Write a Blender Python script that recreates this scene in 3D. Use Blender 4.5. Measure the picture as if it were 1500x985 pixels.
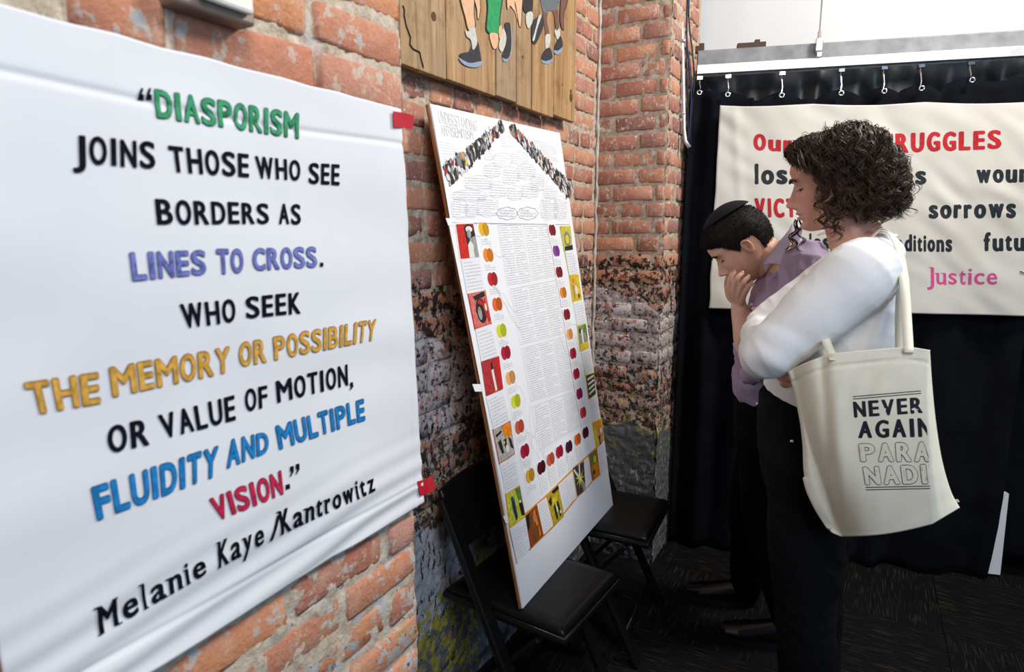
import bpy, bmesh, math, random
from mathutils import Vector, Matrix, noise
from mathutils.geometry import intersect_line_plane
random.seed(7)
SC = bpy.context.scene
COL = SC.collection
for _o in list(bpy.data.objects):
    bpy.data.objects.remove(_o)

# ------------------------------------------------------------------ camera, world, lights, exposure
PITCH = math.atan(155/909.); YAW = math.atan(518/math.hypot(155, 909))
CAM = Vector((1.0, 0.0, 1.45))
FW = Vector((-math.sin(YAW)*math.cos(PITCH), math.cos(YAW)*math.cos(PITCH), -math.sin(PITCH)))
RT = Vector((math.cos(YAW), math.sin(YAW), 0)); UP = RT.cross(FW)
cd = bpy.data.cameras.new('camera'); cam = bpy.data.objects.new('camera', cd); COL.objects.link(cam)
cd.sensor_width = 36; cd.lens = 36*909/1500.; cd.clip_start = 0.05
cam.matrix_world = Matrix((( RT.x, UP.x, -FW.x, CAM.x), (RT.y, UP.y, -FW.y, CAM.y), (RT.z, UP.z, -FW.z, CAM.z), (0, 0, 0, 1)))
cd.dof.use_dof = True; cd.dof.focus_distance = 1.85; cd.dof.aperture_fstop = 5.0
SC.camera = cam

w = bpy.data.worlds.new('world'); SC.world = w; w.use_nodes = True
w.node_tree.nodes['Background'].inputs[0].default_value = (0.62, 0.74, 1.0, 1)
w.node_tree.nodes['Background'].inputs[1].default_value = 0.10

def area(name, loc, to, size, watts, color, sy=None):
    l = bpy.data.lights.new(name, 'AREA'); l.size = size; l.energy = watts; l.color = color
    if sy: l.shape = 'RECTANGLE'; l.size_y = sy
    o = bpy.data.objects.new(name, l); COL.objects.link(o); o.location = loc
    o.rotation_euler = (Vector(to)-Vector(loc)).to_track_quat('-Z', 'Y').to_euler(); return o
area('ceiling_lamp_main', (2.0, 2.25, 3.1), (0.35, 1.6, 1.3), 0.5, 72, (1.0, 0.94, 0.86))
area('bounce_fill_near', (1.7, -0.25, 3.0), (0.9, 1.6, 1.2), 0.9, 44, (1.0, 0.97, 0.95))  # added front fill standing for flash bounced off the ceiling
area('window_daylight', (3.0, -0.5, 1.9), (0.6, 1.2, 1.2), 1.0, 34, (0.52, 0.72, 1.0))

SC.view_settings.view_transform = 'Standard'; SC.view_settings.look = 'None'
SC.view_settings.exposure = -0.25; SC.view_settings.gamma = 1.0; SC.view_settings.use_curve_mapping = False

# ------------------------------------------------------------------ helpers
def ray(u, v): return FW*909. + RT*(u-750.) - UP*(v-492.5)
def onp(u, v, n, c):                      # point of a photographed pixel on the plane n.p = c
    n = Vector(n); d = ray(u, v); return CAM + d*((c-n.dot(CAM))/n.dot(d))
def atY(u, v, y): return onp(u, v, (0, 1, 0), y)
def atX(u, v, x): return onp(u, v, (1, 0, 0), x)
def pix(p):
    q = Vector(p)-CAM; d = q.dot(FW); return 750+909*q.dot(RT)/d, 492.5-909*q.dot(UP)/d

def link(name, me, mat=None, parent=None, loc=None):
    o = bpy.data.objects.new(name, me); COL.objects.link(o)
    if mat is not None and not len(me.materials): me.materials.append(mat)
    if parent is not None: o.parent = parent
    if loc is not None: o.location = loc
    return o
def tag(o, label=None, cat=None, group=None, kind=None):
    if label: o['label'] = label
    if cat: o['category'] = cat
    if group: o['group'] = group
    if kind: o['kind'] = kind
    return o
def empty(name, loc=(0, 0, 0)):
    o = bpy.data.objects.new(name, None); COL.objects.link(o); o.empty_display_size = .05; o.location = loc; return o
def mesh(name, V, F, smooth=False):
    me = bpy.data.meshes.new(name); me.from_pydata([tuple(v) for v in V], [], F); me.update()
    if smooth: me.polygons.foreach_set('use_smooth', [True]*len(me.polygons))
    return me
class MB:
    def __init__(s): s.V = []; s.F = []; s.C = []; s.cur = None
    def add(s, V, F):
        n = len(s.V); s.V += [Vector(v) for v in V]; s.F += [tuple(i+n for i in f) for f in F]; s.C += [s.cur]*len(F); return s
    def box(s, c, d, R=None, bev=0.0):
        x, y, z = (i/2 for i in d); R = R or Matrix.Identity(3); c = Vector(c)
        if bev <= 0:
            V = [R@Vector((a, b, e))+c for a in (-x, x) for b in (-y, y) for e in (-z, z)]
            return s.add(V, [(0, 1, 3, 2), (4, 6, 7, 5), (0, 4, 5, 1), (2, 3, 7, 6), (0, 2, 6, 4), (1, 5, 7, 3)])
        bm = bmesh.new(); bmesh.ops.create_cube(bm, size=1)
        for v in bm.verts: v.co = Vector((v.co.x*2*x, v.co.y*2*y, v.co.z*2*z))
        bmesh.ops.bevel(bm, geom=bm.edges[:], offset=min(bev, x*.9, y*.9, z*.9), segments=2, affect='EDGES', profile=.5)
        bm.verts.index_update(); V = [R@v.co+c for v in bm.verts]; F = [tuple(v.index for v in f.verts) for f in bm.faces]; bm.free()
        return s.add(V, F)
    def tube(s, pts, r, n=8, cap=True, flat=None):
        pts = [Vector(p) for p in pts]; m = len(pts)
        rr = r if isinstance(r, (list, tuple)) else [r]*m; V = []; F = []
        up = Vector((0, 0, 1)); prev = None
        for i, p in enumerate(pts):
            t = (pts[min(i+1, m-1)]-pts[max(i-1, 0)]).normalized()
            if prev is None:
                a = up if abs(t.z) < .9 else Vector((1, 0, 0)); nx = t.cross(a).normalized()
            else:
                nx = (prev-t*prev.dot(t)); nx = nx.normalized() if nx.length > 1e-6 else prev
            prev = nx; ny = t.cross(nx)
            for k in range(n):
                a = 2*math.pi*k/n; V.append(p+(nx*math.cos(a)+ny*math.sin(a)*(flat or 1))*rr[i])
        for i in range(m-1):
            for k in range(n):
                k2 = (k+1) % n; F.append((i*n+k, i*n+k2, (i+1)*n+k2, (i+1)*n+k))
        if cap: F.append(tuple(range(n-1, -1, -1))); F.append(tuple((m-1)*n+k for k in range(n)))
        return s.add(V, F)
    def grid(s, fn, nu, nv, flip=False):
        V = [fn(i/nu, j/nv) for j in range(nv+1) for i in range(nu+1)]; F = []
        for j in range(nv):
            for i in range(nu):
                a = j*(nu+1)+i; f = (a, a+1, a+nu+2, a+nu+1); F.append(f[::-1] if flip else f)
        return s.add(V, F)
    def poly(s, pts): return s.add(pts, [tuple(range(len(pts)))])
    def build(s, name, mat=None, parent=None, smooth=False, mats=None):
        me = mesh(name, s.V, s.F, smooth)
        if mats:
            ks = list(dict.fromkeys(s.C))
            for k in ks: me.materials.append(mats[k])
            me.polygons.foreach_set('material_index', [ks.index(c) for c in s.C])
        return link(name, me, mat, parent)

class NT:                                   # tiny node-graph writer
    def __init__(s, name, rough=.7, spec=.3):
        s.m = bpy.data.materials.new(name); s.m.use_nodes = True; s.t = s.m.node_tree; s.b = s.t.nodes['Principled BSDF']
        s.b.inputs['Roughness'].default_value = rough; s.b.inputs['Specular IOR Level'].default_value = spec
    def n(s, typ, ins=None, **kw):
        d = s.t.nodes.new(typ)
        for k, v in kw.items(): setattr(d, k, v)
        for k, v in (ins or {}).items(): s.set(d.inputs[k], v)
        return d
    def set(s, inp, v):
        if isinstance(v, bpy.types.NodeSocket): s.t.links.new(v, inp)
        elif isinstance(v, bpy.types.Node): s.t.links.new(v.outputs[0], inp)
        else: inp.default_value = v
    def math(s, op, a, b=0.0, c=None, clamp=False):
        d = s.n('ShaderNodeMath', {0: a, 1: b}, operation=op, use_clamp=clamp)
        if c is not None: s.set(d.inputs[2], c)
        return d.outputs[0]
    def noise(s, co, scale, detail=4, rough=.55, dist=0): return s.n('ShaderNodeTexNoise', {'Vector': co, 'Scale': scale, 'Detail': detail, 'Roughness': rough, 'Distortion': dist}).outputs[0]
    def mapr(s, v, a, b, c=0., d=1.): return s.n('ShaderNodeMapRange', {0: v, 1: a, 2: b, 3: c, 4: d}).outputs[0]
    def mix(s, f, a, b):
        d = s.t.nodes.new('ShaderNodeMix'); d.data_type = 'RGBA'
        s.set(d.inputs[0], f); s.set(d.inputs[6], a if not isinstance(a, tuple) else (*a, 1)); s.set(d.inputs[7], b if not isinstance(b, tuple) else (*b, 1)); return d.outputs[2]
    def ramp(s, f, stops, interp='LINEAR'):
        d = s.n('ShaderNodeValToRGB', {0: f}); d.color_ramp.interpolation = interp; e = d.color_ramp.elements
        while len(e) < len(stops): e.new(.5)
        for i, (p, c) in enumerate(stops): e[i].position = p; e[i].color = (*c, 1)
        return d.outputs[0]
    def pos(s): return s.n('ShaderNodeNewGeometry').outputs['Position']
    def obj(s): return s.n('ShaderNodeTexCoord').outputs['Object']
    def scale(s, v, x, y, z): return s.n('ShaderNodeVectorMath', {0: v, 1: (x, y, z)}, operation='MULTIPLY').outputs[0]
    def bump(s, h, strength=.5, dist=.002):
        s.set(s.b.inputs['Normal'], s.n('ShaderNodeBump', {'Strength': strength, 'Distance': dist, 'Height': h}).outputs[0])
    def out(s, col=None, rough=None, metal=None):
        if col is not None: s.set(s.b.inputs['Base Color'], (*col, 1) if isinstance(col, tuple) else col)
        if rough is not None: s.set(s.b.inputs['Roughness'], rough)
        if metal is not None: s.b.inputs['Metallic'].default_value = metal
        return s.m
def plain(name, c, rough=.7, metal=0, spec=.3, var=.12, sc=40, bump=0.0):
    q = NT(name, rough, spec); n = q.noise(q.obj(), sc, 3)
    col = q.mix(q.mapr(n, .3, .7), tuple(i*(1-var) for i in c), tuple(min(1, i*(1+var)) for i in c))
    if bump: q.bump(n, bump, .002)
    return q.out(col, None, metal)

def brickwork(name, base, mortar=False, top_white=.3):
    """brick or mortar with the peeling layers of old paint the wall carries lower down"""
    q = NT(name, .88, .15); P = q.pos(); z = q.n('ShaderNodeSeparateXYZ', {0: P}).outputs[2]
    n1 = q.noise(P, 9, 3); n2 = q.noise(P, 55, 6, .7); n3 = q.noise(P, 150, 5, .7); n4 = q.noise(P, 3.1, 2)
    n5 = q.noise(q.scale(P, 1, 1, .33), 70, 5, .65); n6 = q.noise(q.n('ShaderNodeVectorMath', {0: P, 1: (7.3, 2.1, 5.5)}).outputs[0], 38, 6, .72)
    if mortar:
        col = q.ramp(n2, [(.25, (.28, .21, .155)), (.5, (.53, .44, .34)), (.75, (.72, .64, .54))])
    else:
        r = q.n('ShaderNodeObjectInfo').outputs['Random']
        col = q.ramp(r, [(0, (.31, .11, .085)), (.2, (.46, .18, .125)), (.45, (.60, .265, .17)), (.7, (.72, .32, .165)), (.88, (.44, .21, .17)), (1, (.22, .10, .09))])
        col = q.mix(q.mapr(n1, .3, .75, 0, .5), col, (.33, .13, .10))
        col = q.mix(q.mapr(n3, .5, .8, 0, .45), col, (.17, .055, .04))
        col = q.mix(q.mapr(n6, .55, .64, 0, .85), col, (.58, .51, .44))        # mortar smears
        col = q.mix(q.mapr(q.noise(q.scale(P, 1, 1, .22), 75, 4, .6), .62, .68, 0, .8), col, (.66, .60, .54))
        col = q.mix(q.mapr(q.noise(P, 16, 5, .7), .45, .72, .08, .5), col, (.62, .40, .29)); col = q.mix(q.mapr(q.noise(P, 95, 4, .6), .63, .68, 0, .9), col, (.78, .70, .62))
    jz = q.math('ADD', z, q.math('MULTIPLY', q.math('SUBTRACT', n4, .5), .30)); jz = q.math('ADD', jz, q.math('MULTIPLY', q.math('SUBTRACT', n2, .5), .12))
    def band(a, b, c, d):
        return q.math('MULTIPLY', q.mapr(jz, a, b), q.mapr(jz, c, d, 1, 0))
    def layer(col, zone, nz, thr, c):
        m = q.mapr(q.math('ADD', nz, q.math('MULTIPLY', q.math('SUBTRACT', zone, 1), 1.2)), thr-.02, thr+.02); return q.mix(m, col, c)
    col = layer(col, band(.1, .3, 1.30, 1.42), n6, .50, (.045, .032, .028))
    col = layer(col, band(.80, .92, 1.15, 1.32), n2, .47, (.60, .56, .57))
    col = layer(col, band(.80, .92, 1.25, 1.38), n5, .60, (.45, .27, .27))
    col = layer(col, band(.40, .62, .95, 1.2), n5, .56, (.50, .50, .53))
    col = layer(col, band(.30, .55, .95, 1.0), n6, .545, (.06, .045, .038))
    col = layer(col, band(-.5, -.4, .54, .68), q.math('ADD', n2, .4), .5, (.135, .145, .155))
    col = layer(col, band(-.5, -.4, .44, .8), n5, .60, (.40, .42, .45))
    col = layer(col, band(.30, .45, .75, .98), q.noise(P, 24, 7, .75), .585, (.42, .36, .07))
    yy = q.n('ShaderNodeSeparateXYZ', {0: P}).outputs[1]; ym = q.mapr(q.math('ADD', yy, q.math('MULTIPLY', n4, .3)), 1.75, 2.0, 1, 0)
    col = layer(col, q.math('MULTIPLY', ym, band(.18, .34, .60, .86)), q.math('ADD', n2, .12), .50, (.42, .43, .46))
    col = layer(col, q.math('MULTIPLY', ym, band(.0, .2, .95, 1.05)), n5, .585, (.022, .02, .02))
    col = layer(col, q.math('MULTIPLY', ym, band(-.1, .1, .40, .62)), q.math('ADD', q.noise(P, 24, 7, .75), .04), .54, (.36, .32, .06))
    q.bump(q.math('ADD', q.math('MULTIPLY', n2, .7), q.math('MULTIPLY', n3, .5)), .9, .006)
    return q.out(col)
MAT = {}
MAT['brick'] = brickwork('brick_paint_worn', None); MAT['mortar'] = brickwork('mortar_rough', None, True)
def nearbrick(name, mortar):
    q = NT(name, .85, .18); P = q.pos(); z = q.n('ShaderNodeSeparateXYZ', {0: P}).outputs[2]; y = q.n('ShaderNodeSeparateXYZ', {0: P}).outputs[1]
    n1 = q.noise(P, 12, 3); n2 = q.noise(P, 60, 6, .7); n3 = q.noise(P, 170, 5, .7); n6 = q.noise(P, 33, 6, .7)
    if mortar: col = q.ramp(n2, [(.25, (.32, .25, .18)), (.5, (.60, .50, .38)), (.75, (.80, .72, .60))])
    else:
        r = q.n('ShaderNodeObjectInfo').outputs['Random']
        col = q.ramp(r, [(0, (.48, .19, .12)), (.3, (.62, .26, .16)), (.6, (.78, .33, .15)), (.8, (.60, .30, .22)), (1, (.68, .37, .28))])
        col = q.mix(q.mapr(n1, .35, .75, 0, .5), col, (.42, .20, .15)); col = q.mix(q.mapr(n3, .5, .8, 0, .4), col, (.2, .06, .04))
        col = q.mix(q.mapr(n6, .55, .63, 0, .85), col, (.72, .62, .50)); col = q.mix(q.mapr(q.noise(P, 19, 5, .7), .50, .68, 0, .6), col, (.66, .44, .33))
    low = q.mapr(z, .55, .95, 1, 0)
    col = q.mix(q.mapr(q.math('ADD', n6, q.math('MULTIPLY', low, .12)), .60, .63), col, (.50, .50, .49))
    col = q.mix(q.mapr(q.math('ADD', n2, q.math('MULTIPLY', low, .10)), .67, .70), col, (.05, .04, .035))
    col = q.mix(q.mapr(q.math('ADD', q.noise(P, 20, 6, .75), q.math('MULTIPLY', low, .12)), .70, .73), col, (.45, .40, .10))
    edge = q.math('MULTIPLY', q.mapr(y, .62, .70, 1, 0), low)
    col = q.mix(q.mapr(q.math('ADD', n2, q.math('MULTIPLY', edge, .35)), .70, .76), col, (.17, .13, .14))
    q.bump(q.math('ADD', q.math('MULTIPLY', n2, .7), q.math('MULTIPLY', n3, .5)), .9, .006); return q.out(col)
MAT['brick_near'] = nearbrick('brick_near', False); MAT['mortar_near'] = nearbrick('mortar_near', True)
MAT['white_wall'] = plain('white_painted_wall', (.72, .73, .74), .8, var=.02, sc=3)
MAT['black'] = plain('black_paint', (.012, .012, .013), .45, var=.2)
MAT['steel'] = plain('galvanised_steel', (.62, .63, .64), .42, .65, .5, var=.12, sc=25)
MAT['steel_dull'] = plain('dull_galvanised_steel', (.24, .25, .26), .6, .3, .5, var=.22, sc=18)
MAT['chrome'] = plain('bright_metal', (.8, .8, .8), .2, 1, .5, var=.05)

# ------------------------------------------------------------------ brick walls
def brick_mesh(L, Hh, D, seed):
    rnd = random.Random(seed); nx, nz = 4, 3; V = []; F = []
    for j in range(nz+1):
        for i in range(nx+1):
            a = (0, .0065/L, rnd.uniform(.4, .6), 1-.0065/L, 1)[i]; b = (0, .1, .9, 1)[j]; e = (i in (0, nx)) or (j in (0, nz)); cnr = (i in (0, nx)) and (j in (0, nz))
            dx = rnd.uniform(-.003, .003); dz = rnd.uniform(-.0022, .0022)
            k = .004 if cnr else 0
            V.append(((a-.5)*L+dx+(k if i == 0 else -k if i == nx else 0), (b-.5)*Hh+dz+(k*.7 if j == 0 else -k*.7 if j == nz else 0), (-.0032 if e else 0)+rnd.uniform(-.0015, .0015)))
    for j in range(nz):
        for i in range(nx):
            p = j*(nx+1)+i; F.append((p, p+1, p+nx+2, p+nx+1))
    ring = [i for i in range(nx+1)]+[(j+1)*(nx+1)-1 for j in range(1, nz+1)]+[nz*(nx+1)+i for i in range(nx-1, -1, -1)]+[j*(nx+1) for j in range(nz-1, 0, -1)]
    n = len(V); V += [(V[i][0]*1.01, V[i][1]*1.02, -D) for i in ring]
    for k in range(len(ring)):
        k2 = (k+1) % len(ring); F.append((ring[k2], ring[k], n+k, n+k2))
    me = mesh('brick', V, F, True); return me
_bc = {}
def brick_wall(parent, origin, ax, nrm, length, z0, z1, mat, seed, course=.068, L0=.198, hdr=(), margin=72, offs=0., runs=None):
    """lay single bricks along axis ax from origin; nrm is the outward face normal"""
    rnd = random.Random(seed); ax = Vector(ax); nrm = Vector(nrm); up = Vector((0, 0, 1)); cnt = 0
    R = Matrix((ax, up, nrm)).transposed().to_4x4()
    row = 0; z = z0
    while z < z1:
        cz = z+course/2; s = offs+(-.104 if row % 2 else 0.0); header = row in hdr
        sag = [rnd.uniform(-.0015, .0015) for _ in range(3)]
        while s < length:
            L = .098 if (header or rnd.random() < .10) else L0
            a, b = max(s, 0.), min(s+L, length)
            if b-a > .03:
                p = Vector(origin)+ax*((a+b)/2)+up*(cz-origin[2]+rnd.uniform(-.0025, .0025))
                u, v = pix(p) if (p-CAM).dot(FW) > .1 else (-999, -999)
                if -margin < u < 1500+margin and -margin < v < 985+margin:
                    q = round((b-a)/.012)*.012; key = (q, rnd.randrange(3), mat)
                    if key not in _bc:
                        _bc[key] = brick_mesh(q-.004, .0535, .03, hash(key[:2]) % 9999); _bc[key].materials.append(MAT[mat])
                    o = link('brick', _bc[key], None, parent); cnt += 1
                    tilt = Matrix.Rotation(rnd.uniform(-.012, .012), 4, 'Z') @ Matrix.Rotation(rnd.uniform(-.02, .02), 4, 'Y')
                    o.matrix_world = Matrix.Translation(p+nrm*rnd.uniform(-.003, .0035)) @ R @ tilt
            s += L+.0105
        z += course; row += 1
    return cnt
def mortar_face(name, origin, ax, nrm, length, z0, z1, mat, step=.006, parent=None, depth=-.0042):
    ax = Vector(ax); nrm = Vector(nrm); O = Vector(origin)
    def fn(a, b):
        p = O+ax*(a*length); p.z = z0+b*(z1-z0)
        h = depth+(.0068 if mat == 'mortar' and p.z < .60 else .0068*max(0, 1-(p.z-.60)/.08) if mat == 'mortar' else 0)+noise.noise(p*38)*.005+noise.noise(p*110)*.003+noise.noise(p*9)*.0025
        return p+nrm*h
    mb = MB(); mb.grid(fn, int(length/step), int((z1-z0)/step)); return mb.build(name, MAT[mat], parent, True)

PX = .325                                    # face of the near brick pier that carries the big banner
PE = .838                                    # its far edge
wall = mortar_face('wall_left', (0, .60, 0), (0, 1, 0), (1, 0, 0), 1.93, 0, 2.6, 'mortar'); tag(wall, kind='structure')
c1 = brick_wall(wall, (0, .84, 0), (0, 1, 0), (1, 0, 0), 1.65, 0.0, 2.5, 'brick', 3, hdr=(26, 32, 19), offs=-.03)
pier = mortar_face('wall_near', (PX, -.45, 0), (0, 1, 0), (1, 0, 0), PE+.45, .2, 2.3, 'mortar_near'); tag(pier, kind='structure')
c2 = brick_wall(pier, (PX, -.44, .0), (0, 1, 0), (1, 0, 0), PE+.44, .0, 2.3, 'brick_near', 5, offs=-.05)
mb = MB(); mb.add([(PX-.004, PE, .0), (0, PE, .0), (0, PE, 2.4), (PX-.004, PE, 2.4), (PX-.004, -.45, .0), (PX-.004, -.45, 2.4), (PX-.012, -.45, 0), (PX-.012, -.45, .25), (PX-.012, PE, .25), (PX-.012, PE, 0)], [(1, 0, 3, 2), (6, 9, 8, 7)])
mb.build('pier_return', MAT['mortar_near'], pier)
back = mortar_face('wall_back', (.0, 2.50, 0), (1, 0, 0), (0, -1, 0), .292, 0, 2.6, 'mortar'); tag(back, kind='structure')
c3 = brick_wall(back, (0, 2.50, 0), (1, 0, 0), (0, -1, 0), .29, 0.0, 2.5, 'brick', 9, L0=.168)
side = mortar_face('wall_corner', (.296, 2.506, 0), (0, 1, 0), (1, 0, 0), .45, 0, 2.6, 'mortar'); tag(side, kind='structure')
c4 = brick_wall(side, (.296, 2.51, 0), (0, 1, 0), (1, 0, 0), .40, 0.0, 2.5, 'brick', 12, offs=-.06)
print('bricks', c1, c2, c3, c4)
# ridge of old plaster running up the inner corner
mb = MB(); pts = [(.004+.006*noise.noise(Vector((0, 0, z*14))), 2.495+.004*noise.noise(Vector((3, 0, z*7))), z) for z in [i*.03 for i in range(84)]]
mb.tube(pts, [.0065+.006*noise.noise(Vector((9, 0, i*.7))) for i in range(84)], 6)
q = NT('plaster', .9); q.bump(q.noise(q.pos(), 80, 4), .6); q.out(q.ramp(q.noise(q.pos(), 30, 4), [(.3, (.42, .36, .30)), (.7, (.66, .61, .55))]))
tag(mb.build('plaster_ridge', q.m, back, True), 'white plaster ridge up the inner corner')

# ------------------------------------------------------------------ floor of carpet tiles
fl = MB(); fl.box((1.6, 1.6, -.02), (4.4, 5.2, .03)); fl = fl.build('floor', MAT['black']); tag(fl, kind='structure')
def carpet(name, along):
    q = NT(name, .95, .1); P = q.pos(); sx, sy = (9, 330) if along else (330, 9)
    n = q.noise(q.scale(P, sx, sy, 1), 1, 2, .5); n2 = q.noise(q.scale(P, sx*1.3, sy*1.2, 1), 1, 1); n3 = q.noise(P, 3, 2)
    hue = q.ramp(q.noise(q.scale(P, sx, sy*.5, 1), .9, 0), [(.35, (.022, .02, .02)), (.45, (.055, .04, .018)), (.55, (.04, .04, .038)), (.65, (.07, .055, .03))])
    col = q.mix(q.mapr(n, .58, .66), (.005, .0047, .005), hue); col = q.mix(q.mapr(n3, .3, .7, 0, .45), col, (.007, .007, .008))
    q.bump(n, .6, .002); return q.out(col)
cm = [carpet('carpet_lengthwise', True), carpet('carpet_crosswise', False)]
tm = []
for k in range(2):
    t = MB(); t.box((0, 0, -.0035), (.4985, .4985, .007), bev=.0015); me = mesh('carpet_tile', t.V, t.F); me.materials.append(cm[k]); tm.append(me)
for i in range(7):
    for j in range(8):
        o = link('carpet_tile', tm[(i+j) % 2], None, fl, (.12+.5*i, .3+.5*j, .0)); 

# ------------------------------------------------------------------ back of the room: white wall, rail, curtain
CD = Vector((.963, .271, 0)); CD.normalize(); CN = Vector((CD.y, -CD.x, 0)); CO = Vector((.386, 2.75, 0))
def cur(s, z, off=0.): p = CO+CD*s+CN*off; p.z = z; return p     # s along the rail, off towards the camera
def cpx(u, v, off=0.): return onp(u, v, tuple(CN), CN.dot(CO)+off)
def cs(u, v): p = cpx(u, v); return (p-CO).dot(CD), p.z
mb = MB(); mb.box(cur(1.3, 1.6, -.30), (3.6, .04, 3.3), Matrix.Rotation(math.atan2(CD.y, CD.x), 3, 'Z')); bw = mb.build('wall_right', MAT['white_wall']); tag(bw, kind='structure')
mb = MB(); mb.box(cur(1.9, 1.6, -.277), (.008, .004, 3.2), Matrix.Rotation(math.atan2(CD.y, CD.x), 3, 'Z')); mb.build('wall_seam', plain('seam_grey', (.6, .6, .6)), bw)
RZ = Matrix.Rotation(math.atan2(CD.y, CD.x), 3, 'Z')
rail = empty('curtain_rail', cur(0, 2.1)); tag(rail, 'galvanised steel beam and track above the dark curtain', 'rail')
def addp(mb, name, mat, parent, smooth=False):
    o = mb.build(name, mat, parent, smooth)
    pr = parent.matrix_world.translation if False else parent.location
    # keep world coordinates of the vertices although the parent sits elsewhere
    o.location = -Vector(parent.location) if parent.type == 'EMPTY' else (0, 0, 0)
    return o
mb = MB(); mb.box(cur(1.28, 2.146, -.02), (2.66, .05, .062), RZ, .004); addp(mb, 'beam', MAT['steel_dull'], rail)
mb = MB()
mb.box(cur(1.28, 2.111, .005), (2.66, .055, .006), RZ); mb.box(cur(1.28, 2.096, .033), (2.66, .004, .034), RZ, .001); mb.box(cur(1.28, 2.096, -.02), (2.66, .004, .034), RZ)
addp(mb, 'track', MAT['steel'], rail)
mb = MB(); sx, _ = cs(1197, 80)
mb.tube([cur(sx, 2.17, .012), cur(sx, 3.0, .012)], .0035, 8); addp(mb, 'threaded_rod', MAT['chrome'], rail)
mb = MB(); mb.box(cur(sx, 2.165, .014), (.026, .03, .05), RZ, .003); mb.tube([cur(sx, 2.135, .014), cur(sx, 2.215, .014)], .008, 6); mb.box(cur(sx, 2.125, .038), (.02, .01, .02), RZ, .002)
addp(mb, 'hanger_clamp', MAT['chrome'], rail)
for (u, wd) in ((1102, .11), (1026, .035)):
    s_, _ = cs(u, 62); mb = MB(); mb.box(cur(s_, 2.188, -.03), (wd, .03, .026), RZ, .002); mb.box(cur(s_+wd*.2, 2.205, -.03), (.02, .02, .014), RZ, .002)
    addp(mb, 'bracket', plain('rusty_bracket', (.09, .06, .045), .7, .3), rail)
hooks = [(1024, 136), (1065, 139), (1143, 140), (1229, 137), (1291, 134), (1345, 130), (1418, 118)]
for (u, v) in hooks:
    s_, z_ = cs(u, v); c = MB(); c.box(cur(s_, 2.068, .006), (.024, .022, .016), RZ, .002); c.tube([cur(s_, 2.075, .006), cur(s_, 2.045, .006)], .003, 6)
    co = addp(c, 'carrier', MAT['chrome'], rail)
    h = MB(); h.tube([cur(s_, 2.05, .006), cur(s_+.004, (2.04+z_)/2, .012), cur(s_, z_+.006, .02)], .0022, 6); h.build('hook', MAT['chrome'], co)

q = NT('navy_black_cloth', .92, .12); P = q.pos(); 
wv = q.noise(q.scale(P, 260, 260, 700), 1, 2); n = q.noise(P, 7, 3)
q.bump(wv, .25, .001); q.out(q.mix(q.mapr(n, .3, .7), (.0018, .0023, .0042), (.0045, .0058, .0098))); MAT['curtain'] = q.m
def curtain(name, s0, s1, base_off, topz, hem, edge=None, nu=260, nv=60, seed=0, amp=1.):
    def fn(a, b):
        s = s0+(s1-s0)*a; hz = hem(s); tz = topz(s); z = hz+(tz-hz)*b
        if edge: s += edge(a, b)
        k = .35+.65*min(1, (1-b)*5)
        f = math.sin(s*33+1.5*math.sin(s*9+seed)+.35*(1-b)*math.sin(s*17))*.024+math.sin(s*71+seed)*.008*b+noise.noise(Vector((s*5, z*1.6, seed)))*.03*(1-b)
        return cur(s, z, base_off+f*k*amp+noise.noise(Vector((s*14, z*9, 5)))*.006)
    mb = MB(); mb.grid(fn, nu, nv, True); return mb
hs = [cs(u, v) for (u, v) in hooks]
def topz(s):
    d = min(abs(s-h[0]) for h in hs); near = min(hs, key=lambda h: abs(s-h[0]))
    if s > hs[-1][0]+.05: return near[1]+.01-.02*abs(math.sin(s*17))
    return near[1]+.012-min(.03, (d*d)*4.5)
c1m = curtain('a', -.075, cs(1466, 720)[0], .0, topz, lambda s: .012+.0*s, edge=lambda a, b: -.018*(a**8)*(1-b)**4)
cu = c1m.build('curtain', MAT['curtain'], None, True); tag(cu, 'navy black pleated curtain hung behind the two visitors', 'curtain')
m = cu.modifiers.new('t', 'SOLIDIFY'); m.thickness = .003
c2m = curtain('b', cs(1474, 720)[0]-.04, cs(1474, 720)[0]+1.15, -.055, lambda s: 2.03, lambda s: .09, edge=lambda a, b: .085*(1-a)**6*max(0, 1-b/.15), nu=220, seed=3)
cu2 = c2m.build('curtain', MAT['curtain'], None, True); tag(cu2, 'second dark curtain panel at the right edge, behind the white slit', 'curtain')
m = cu2.modifiers.new('t', 'SOLIDIFY'); m.thickness = .003
for (s_, z_) in hs:
    g = MB(); pts = [cur(s_+.0085*math.cos(t), z_+.0085*math.sin(t)-.006, .036) for t in [i*math.pi/6 for i in range(13)]]
    g.tube(pts, .003, 6, False); g.build('grommet', MAT['chrome'], cu, True)
# black cloth strip hanging behind the curtain heads
c3m = curtain('c', -.05, 2.35, -.145, lambda s: 2.135, lambda s: 1.7, nu=160, nv=10, seed=8, amp=.5)
cu3 = c3m.build('curtain_lining', plain('shiny_black_liner', (.02, .025, .03), .35, 0, .5), None, True); tag(cu3, 'shiny black liner strip behind the curtain heads under the rail', 'liner')

mb = MB(); P_ = [cpx(u, v, -.022) for u, v in ((1474, 722), (1478, 724), (1471, 802), (1440, 802), (1446, 722))]  # white card added so the gap between the curtains looks bright
P_[2].z = P_[3].z = .012; Q_ = [p-CN*.012 for p in P_]; mb.add(P_+Q_, [(0, 1, 2, 3, 4), (9, 8, 7, 6, 5)]+[(i, 5+i, 5+(i+1) % 5, (i+1) % 5) for i in range(5)])
tag(mb.build('added_slit_card', plain('added_slit_card', (.85, .87, .9), .6, var=.02)), 'thin white card added to brighten the slit between the dark curtains', 'card')
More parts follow.
